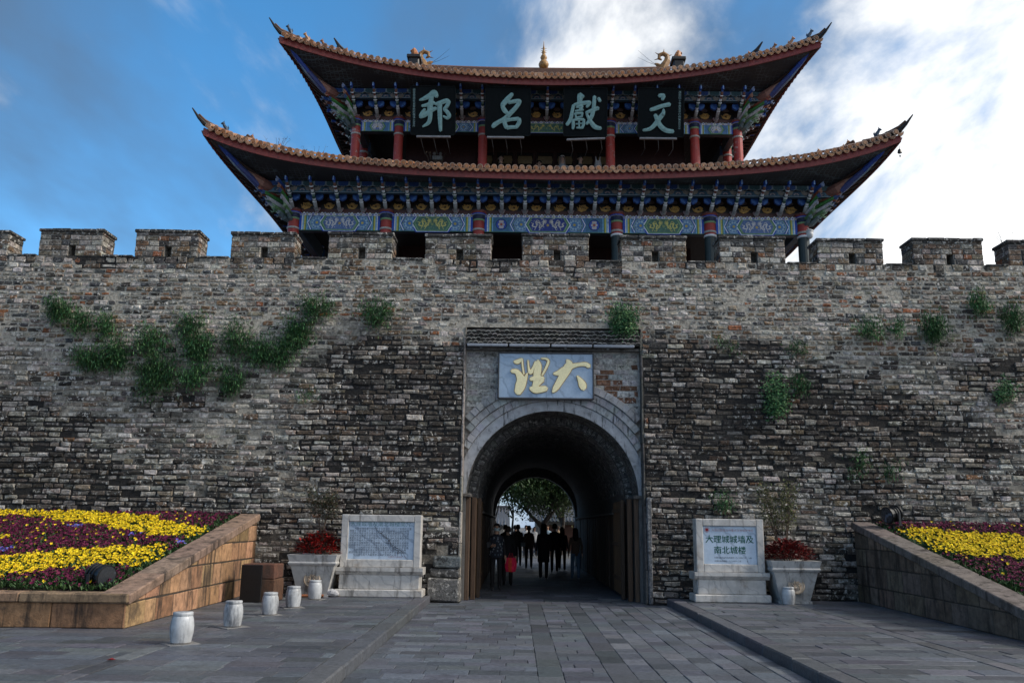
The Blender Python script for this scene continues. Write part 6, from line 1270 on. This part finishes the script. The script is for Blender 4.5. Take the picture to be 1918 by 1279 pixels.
# ================================================================= trees and buildings beyond the gate
def tree(x, y, h, cr, nleaf, cols, label, bare=False, th=.16, zc=.62):
    r_ = empty('tree', (x, y, 0)); tag(r_, label, 'tree', 'trees beyond the gate'); t = MB(); tips = []
    def grow(p, d, l, r, lv):
        q = p; rad = [r]; pts = [p]
        for k in range(3): d = (d + V((R.gauss(0, .16), R.gauss(0, .16), R.gauss(.03, .10)))).normalized(); q = q + d * l / 3; pts.append(q); rad.append(r * (1 - .15 * (k + 1)))
        t.tube(pts, rad, 6 if lv < 2 else 4, jit((.045, .036, .03, 0), .2)); 
        if lv >= (5 if bare else 4): tips.append(q); return
        if lv > 1: tips.append(q)
        for k in range(R.choice((2, 3, 3) if lv < 3 else (2, 2, 3))):
            a = R.uniform(0, 6.28); s_ = R.uniform(.45, .95); nd = (d + V((math.cos(a), math.sin(a), R.uniform(-.1, .5))) * s_).normalized(); grow(q, nd, l * R.uniform(.62, .85), r * .58, lv + 1)
    grow(V((0, 0, 0)), V((R.uniform(-.1, .1), 0, 1)), h * (.26 if not bare else .33), th, 0); t.build('trunk', m_wood, r_); b = MB(); zt_ = max(p.z for p in tips); xt_ = sum(p.x for p in tips) / len(tips)
    cl_ = [V((xt_ * .4 + R.gauss(0, 1.35), R.gauss(0, 1.2), h * .64 + R.gauss(0, h * .15))) for _ in range(44)]
    for _ in range(nleaf):
        p = (R.choice(tips) if R.random() < .45 or bare else R.choice(cl_)) + V((R.gauss(0, cr), R.gauss(0, cr), R.gauss(0, cr * .7))); k = .6 + .8 * clamp(.5 + fbm(p.x * .7, p.y * .7, p.z * .7)); c = R.choice(cols)
        leafq(b, p, R.uniform(.14, .28), R.uniform(.07, .13), V((R.gauss(0, 1), R.gauss(0, 1), R.gauss(0, .8))), jit((c[0] * k, c[1] * k, c[2] * k, 0), .3))
    if nleaf: b.build('crown', m_leaf, r_)
G1 = [(.035, .070, .022, 0), (.05, .09, .026, 0), (.024, .05, .018, 0)]; G2 = [(.075, .095, .03, 0), (.10, .115, .04, 0), (.055, .08, .025, 0)]
tree(1.35, 50, 6.4, .40, 15000, G1, 'dark green spreading tree in the middle of the archway view', th=.22); tree(2.7, 53, 7.0, .42, 15000, G2, 'yellow green tree crown behind the dark spreading tree', th=.2); tree(-.2, 54, 6.6, .3, 260, G2, 'nearly bare thin tree against the sky in the archway', True, .10); tree(-1.0, 58, 6.4, .3, 120, G2, 'bare pale branched tree at the west edge of the archway', True, .09); tree(5.6, 56, 8.5, .6, 3500, G1, 'dark tree behind the pavilion, mostly hidden by the arch'); tree(-4.5, 57, 9, .6, 3500, G1, 'leafy tree hidden behind the passage west side')
def house(x0, x1, y0, y1, zw, label, wc):
    xm, ym = (x0 + x1) / 2, (y0 + y1) / 2; r_ = empty('tiled_house', (xm, ym, 0)); tag(r_, label, 'house', 'low tiled houses beyond the gate'); b = MB(); hx, hy = (x1 - x0) / 2, (y1 - y0) / 2
    b.box(-hx, hx, -hy, hy, -.1, zw, wc); b.build('wall', m_stucco, r_); ro = MB()
    for s_ in (-1, 1): ro.face([(-hx - .4, s_ * (hy + .6), zw - .05), (hx + .4, s_ * (hy + .6), zw - .05), (hx + .4, 0, zw + 1.25), (-hx - .4, 0, zw + 1.25)] if s_ < 0 else [(hx + .4, hy + .6, zw - .05), (-hx - .4, hy + .6, zw - .05), (-hx - .4, 0, zw + 1.25), (hx + .4, 0, zw + 1.25)], (.055, .058, .065, 0))
    ro_o = ro.build('roof', m_tile, r_); tl = MB()
    n = int((x1 - x0 + .8) / .24)
    for k in range(n): x = -hx - .4 + (k + .5) * .24; tl.tube([(x, -hy - .64, zw - .03), (x, -hy * .5, zw + .62), (x, 0, zw + 1.29)], .07, 5, jit((.10, .105, .115, 0), .2))
    tl.build('tile_rows', m_tile, ro_o, kind='stuff'); q = MB(); q.bbox(-hx - .5, hx + .5, -.1, .1, zw + 1.25, zw + 1.5, (.09, .09, .10, 0), b=.04); q.build('ridge', m_tile, ro_o)
    for k in range(4): d = MB(); xx = -hx + (k + .5) * (2 * hx) / 4; d.box(xx - .38, xx + .38, -hy - .05, -hy - .002, .0, 1.75, (.10, .045, .03, 0)); d.build('door', m_wood, r_)
house(1.4, 7.5, 60, 65, 2.0, 'low house with grey tile roof and eave seen under the trees', (.30, .29, .27, 0)); house(-8, -.9, 66, 72, 1.7, 'pale low house far beyond the bare trees', (.36, .35, .33, 0))
# ================================================================= people
def skin_body(stride, arm_l, arm_r, name):
    """one continuous figure grown over a skeleton, facing -Y; returns (verts, faces, region per face)"""
    J = []; E_ = []; Rg = []
    def j(p, r, parent=None, rg='shirt'):
        J.append((V(p), r if isinstance(r, tuple) else (r, r), rg)); i = len(J) - 1
        if parent is not None: E_.append((parent, i))
        return i
    pe = j((0, 0, .94), (.155, .115), None, 'trousers'); sp_ = j((0, 0, 1.10), (.140, .105), pe); ch = j((0, .005, 1.30), (.148, .112), sp_); nb = j((0, .01, 1.44), (.075, .07), ch); nk = j((0, 0, 1.50), .052, nb, 'skin'); hb = j((0, -.01, 1.56), (.062, .072), nk, 'skin'); hm = j((0, -.012, 1.635), (.074, .092), hb, 'skin'); ht = j((0, -.005, 1.70), (.052, .062), hm, 'skin')
    for s_, st, ar in ((-1, stride, arm_l), (1, -stride, arm_r)):
        hp = j((s_ * .092, 0, .88), .088, pe, 'trousers'); kn = j((s_ * .10, -st * .5 * .45 - abs(st) * .02, .50), .070, hp, 'trousers'); ky = -st * .5 if st > 0 else -st * .62
        an = j((s_ * .10, ky, .095 if st >= 0 else .13), .052, kn, 'trousers'); he = j((s_ * .10, ky - .03, .05 if st >= 0 else .085), .038, an, 'shoe'); j((s_ * .115, ky - .15, .032 if st >= 0 else .04), (.038, .026), he, 'shoe')
        sh = j((s_ * .160, .01, 1.375), .058, ch); el = j((s_ * .205, .02 + ar[0] * .5, 1.11 + ar[3]), .048, sh); wr = j((s_ * (.205 + ar[2]), -.02 + ar[0], .885 + ar[1]), .030, el)
        d = (J[wr][0] - J[el][0]).normalized(); pm = j(J[wr][0] + d * .075, (.034, .022), wr, 'skin'); side = V((0, -1, 0)) if abs(d.z) > .7 else V((0, 0, 1)); side = (side - d * side.dot(d)).normalized()
        for k, (off, ln) in enumerate(((-.026, .062), (-.009, .074), (.009, .070), (.025, .054))): f1 = j(J[pm][0] + d * .045 + side * off, .0095, pm, 'skin'); j(J[pm][0] + d * (.045 + ln) + side * off * 1.1 + V((-s_ * .018, 0, 0)), .0075, f1, 'skin')
        t1 = j(J[wr][0] + d * .045 + side * .042, .011, wr, 'skin'); j(J[wr][0] + d * .085 + side * .062, .008, t1, 'skin')
    me = bpy.data.meshes.new(name); me.from_pydata([p for p, r, g_ in J], E_, []); o = bpy.data.objects.new(name, me); COL.objects.link(o)
    md = o.modifiers.new('skin', 'SKIN'); md.use_smooth_shade = True
    for i, (p, r, g_) in enumerate(J): sv = me.skin_vertices[0].data[i]; sv.radius = r; sv.use_root = (i == 0)
    sb = o.modifiers.new('sub', 'SUBSURF'); sb.levels = 1; sb.render_levels = 1
    dg = bpy.context.evaluated_depsgraph_get(); m2 = bpy.data.meshes.new_from_object(o.evaluated_get(dg)); vs = [v.co.copy() for v in m2.vertices]; fs = [tuple(p.vertices) for p in m2.polygons]; rg = []
    for f in fs:
        c = sum((vs[i] for i in f), V((0, 0, 0))) / len(f); best = (9, '')
        for a, b in E_:
            A, B = J[a][0], J[b][0]; t = clamp((c - A).dot(B - A) / max((B - A).length_squared, 1e-9)); dd = (c - A - (B - A) * t).length - (J[a][1][0] * (1 - t) + J[b][1][0] * t) * .8
            if dd < best[0]: best = (dd, J[b][2])
        rg.append(best[1])
    bpy.data.objects.remove(o); bpy.data.meshes.remove(me); bpy.data.meshes.remove(m2); return vs, fs, rg
POSE = {'walk': skin_body(.42, (-.12, .0, .02, 0), (.14, .03, .02, 0), 'pose'), 'walk2': skin_body(-.36, (.12, .02, .02, 0), (-.12, .0, .02, 0), 'pose'), 'stand': skin_body(.05, (0, 0, .03, 0), (-.03, 0, .02, 0), 'pose'), 'phone': skin_body(.06, (-.22, .26, -.06, .0), (.0, .0, .03, 0), 'pose')}
pb_i = [0]
def person(x, y, face, h, pose, label, shirt, trousers, hair, skin=(.40, .24, .17, 0), shoe=(.04, .04, .045, 0), jacket=None, longhair=False, z=0, extra=None):
    """face 0 looks toward the camera, pi away from it"""
    k = h / 1.76; r_ = empty('person', (x, y, z), face); r_.scale = (k, k, k); tag(r_, label, 'person', 'people at the gate'); vs, fs, rg = POSE[pose]; cd = {'shirt': shirt, 'trousers': trousers, 'skin': skin, 'shoe': shoe}
    b = MB(); b.v = [tuple(v) for v in vs]; b.f = list(fs); b.c = [cd[g_] for g_ in rg]; b.m = [0] * len(fs); n = len(b.v)
    b.tube([(0, -.100, 1.655), (0, -.122, 1.615), (0, -.098, 1.60)], [.010, .018, .012], 6, skin); b.build('body', m_cloth, r_, True)
    fc = MB()
    for s_ in (-1, 1): fc.box(s_ * .032 - .014, s_ * .032 + .014, -.106, -.098, 1.640, 1.652, (.02, .015, .012, 0)); fc.box(s_ * .034 - .02, s_ * .034 + .02, -.107, -.098, 1.668, 1.676, (.03, .02, .015, 0)); fc.tube([(s_ * .078, .0, 1.66), (s_ * .088, .012, 1.635), (s_ * .078, .0, 1.605)], [.008, .016, .008], 5, skin)
    fc.box(-.024, .024, -.098, -.090, 1.572, 1.580, (.22, .08, .07, 0)); fc.build('face', m_skin, r_)
    hb = MB(); hv = []
    for q in range(7):
        e = math.pi / 2 * q / 6; zz = 1.63 + .112 * math.sin(e); rr = math.cos(e)
        for a in range(14): an = 2 * math.pi * a / 14; yy = math.sin(an); hv.append((.094 * rr * math.cos(an) + .0, (.112 if yy > 0 else .108) * rr * yy + .012, zz - (.07 if yy > -.35 else -.05) * (1 - q / 6)))
    hb.add(hv, [(q * 14 + a, q * 14 + (a + 1) % 14, (q + 1) * 14 + (a + 1) % 14, (q + 1) * 14 + a) for q in range(6) for a in range(14)], hair)
    if longhair: hb.tube([(0, .07, 1.66), (0, .10, 1.55), (0, .115, 1.42), (0, .12, 1.30)], [.075, .085, .085, .04], 8, hair, flat=1.2)
    hb.build('hair', m_cloth, r_, True)
    if jacket:
        c, hem = jacket; jb = MB(); rows = [(hem, .192, .150), (hem + (1.1 - hem) * .5, .185, .145), (1.12, .175, .135), (1.26, .180, .140), (1.34, .180, .132), (1.41, .135, .105), (1.46, .080, .078)]; jv = []
        for zz, rx, ry in rows:
            for a in range(16): an = 2 * math.pi * a / 16; jv.append((rx * math.cos(an) + .004 * math.sin(a * 3 + zz * 20), ry * math.sin(an) + .006, zz))
        jb.add(jv, [(q * 16 + a, q * 16 + (a + 1) % 16, (q + 1) * 16 + (a + 1) % 16, (q + 1) * 16 + a) for q in range(len(rows) - 1) for a in range(16)], [jit(c, .12) for _ in range(16 * (len(rows) - 1))]); jb.build('jacket', m_cloth, r_, True)
    if extra: extra(r_)
    return r_
BK = (.014, .014, .017, 0); DB = (.02, .025, .04, 0)
def mask_(r_):
    b = MB(); b.grid(lambda u, v: V(((u - .5) * .15, -.118 + .10 * (2 * abs(u - .5)) ** 2 + .02 * abs(v - .5), 1.545 + .085 * v)), 8, 3, (.36, .47, .50, 0)); b.build('face_mask', m_cloth, r_)
    p = MB()
    for _ in range(34): a = R.uniform(-1.2, 1.2) - math.pi / 2; zz = R.uniform(.92, 1.38); p.poly(lambda u, v_, o: V(((.197 + o) * math.cos(a) + u * -math.sin(a), (.148 + o) * math.sin(a) + u * math.cos(a) + .006, zz + v_)), [(.022 * math.cos(q * 1.05), .026 * math.sin(q * 1.05)) for q in range(6)], .002, .007, R.choice([(.10, .12, .15, 0), (.16, .18, .20, 0), (.05, .07, .10, 0)]))
    p.build('jacket_print', m_cloth, r_)
    q = MB(); q.bbox(-.30, -.235, -.30, -.285, 1.10, 1.24, (.02, .02, .025, 0), b=.006); 
person(-.50, 22.9, .12, 1.72, 'phone', 'person in patterned dark jacket and pale blue mask holding a phone', BK, (.012, .012, .014, 0), (.012, .010, .009, 0), jacket=((.016, .019, .028, 0), .86), extra=mask_)
b = MB(); b.bbox(-.035, .035, -.006, .006, -.07, .07, (.01, .01, .012, 0), b=.005); tag(b.build('phone', m_dark, None, loc=(-.70, 22.52, 1.16)), 'small dark phone held up by the masked person', 'phone')
o = empty('carrier_bag', (-.12, 23.35, .60)); tag(o, 'crumpled pink red carrier bag held low beside the masked person', 'bag')
b = MB(); b.grid(lambda u, v: V((.14 * math.cos(6.2832 * u) * (.85 + .25 * math.sin(math.pi * v)) * (1 + .1 * math.sin(u * 25)), .07 * math.sin(6.2832 * u) * (1 + .12 * math.sin(u * 19 + v * 4)), -.14 + .36 * v)), 18, 5, lambda u, v: jit((.55, .018, .06, 0) if int(u * 9) % 3 else (.50, .06, .03, 0), .2)); b.build('sack', m_cloth, o); b = MB()
for s_ in (-.05, .05): b.tube([(s_ - .03, 0, .20), (s_ * .5, 0, .34), (s_ + .03, 0, .20)], .008, 5, (.5, .02, .05, 0))
b.build('handle', m_cloth, o)
PE = [(-.22, 24.8, math.pi, 1.66, 'stand', 'person in black standing close behind the masked person with the bag', BK, BK, (BK, .80), False), (.88, 27.6, math.pi, 1.74, 'walk', 'person in a long black hooded coat walking away, middle of the passage', BK, (.012, .012, .015, 0), ((.010, .010, .012, 0), .55), True), (1.90, 27.9, math.pi, 1.62, 'walk2', 'person in brown top and blue jeans walking by the passage east side', (.13, .085, .06, 0), (.09, .15, .22, 0), None, True), (.52, 34.5, math.pi, 1.68, 'walk2', 'person in brown jacket with white shoulder bag walking away', (.12, .07, .055, 0), (.03, .03, .035, 0), ((.12, .07, .055, 0), .84), False), (-.02, 39.5, math.pi, 1.70, 'stand', 'person in black near the far passage mouth, west of the bag carrier', BK, (.02, .022, .03, 0), None, False), (.10, 36.5, math.pi, 1.72, 'walk', 'person in dark grey beside the brown jacketed walker', (.09, .09, .10, 0), BK, ((.07, .07, .08, 0), .85), False), (1.42, 32.0, math.pi, 1.76, 'walk', 'tall person in black between the hooded coat and the jeans wearer', BK, BK, ((.012, .012, .014, 0), .80), False), (1.78, 33.6, math.pi, 1.64, 'stand', 'person in dark navy half hidden behind the jeans wearer', (.02, .022, .035, 0), BK, ((.02, .022, .035, 0), .82), True), (-.38, 32.5, math.pi, 1.70, 'walk2', 'person in black walking along the passage west side', BK, BK, ((.018, .018, .02, 0), .82), False),
      (.10, 47.0, .2, 1.66, 'walk', 'person in pale pink top coming toward the far passage mouth', (.42, .28, .26, 0), (.06, .07, .10, 0), None, True), (.55, 46.0, .0, 1.70, 'walk2', 'person in white shirt facing the passage in daylight', (.52, .52, .53, 0), (.04, .045, .06, 0), None, False), (1.05, 49.0, .3, 1.62, 'stand', 'person in light grey standing in daylight beyond the passage', (.36, .37, .39, 0), (.03, .03, .04, 0), None, True), (1.75, 48.0, -.2, 1.72, 'stand', 'person in pale blue jacket standing by the tiled house', (.22, .30, .38, 0), (.05, .05, .06, 0), ((.22, .30, .38, 0), .85), False), (2.25, 46.5, 3.0, 1.7, 'walk', 'person in tan coat near the far passage mouth, east side', (.30, .22, .14, 0), (.03, .03, .035, 0), ((.30, .22, .14, 0), .70), False)]
for x, y, f_, h, ps, lb, sh, tr, jk, lh in PE:
    def ex(r_):
        if 'shoulder bag' in lb:
            q = MB(); q.bbox(-.10, .10, -.04, .04, -.09, .09, (.40, .42, .45, 0), b=.02, M=rot(t=(.23, .06, .98))); q.tube([(.24, .06, 1.06), (.10, .13, 1.30), (-.14, .02, 1.45)], .01, 5, (.3, .3, .32, 0)); q.build('bag_with_strap', m_cloth, r_)
    person(x, y, f_, h, ps, lb, sh, tr, (.012, .010, .009, 0) if not 'tan' in lb else (.03, .02, .015, 0), shoe=(.40, .40, .40, 0) if ('jeans' in lb or 'long black' in lb) else (.03, .03, .03, 0), jacket=jk, longhair=lh, extra=ex)
for px, lb, sh, hr in ((938, 'person with dark hair looking out from the upper gallery, west of centre', BK, False), (1053, 'person with pale cap on the upper gallery right under the third black board', (.3, .3, .3, 0), True), (1087, 'person with dark fringe on the upper gallery, near the east middle column', (.05, .05, .06, 0), True), (1010, 'short person on the upper gallery, only crown of the head showing', (.2, .12, .1, 0), False)):
    p = atY(px, 300, 25.6); person(p.x, 25.6, R.uniform(-.3, .3), 1.80 if px != 1010 else 1.62, 'stand', lb, sh, BK, (.012, .010, .009, 0) if px != 1053 else (.42, .36, .32, 0), skin=(.42, .27, .20, 0), longhair=hr, z=11.5)
b = MB(); O = atY(1120, 306, 25.4); b.tube([(0, 0, -.28), (0, 0, -.1), (0, 0, .06)], [.10, .12, .09], 8, (.40, .38, .38, 0)); b.tube([(-.05, 0, .04), (-.07, 0, .22)], [.03, .012], 6, (.40, .38, .38, 0)); b.tube([(.05, 0, .04), (.07, 0, .22)], [.03, .012], 6, (.40, .38, .38, 0)); tag(b.build('toy', m_cloth, None, loc=(O.x, O.y, O.z)), 'pale plush toy with two upright ears beside the east middle column', 'toy')
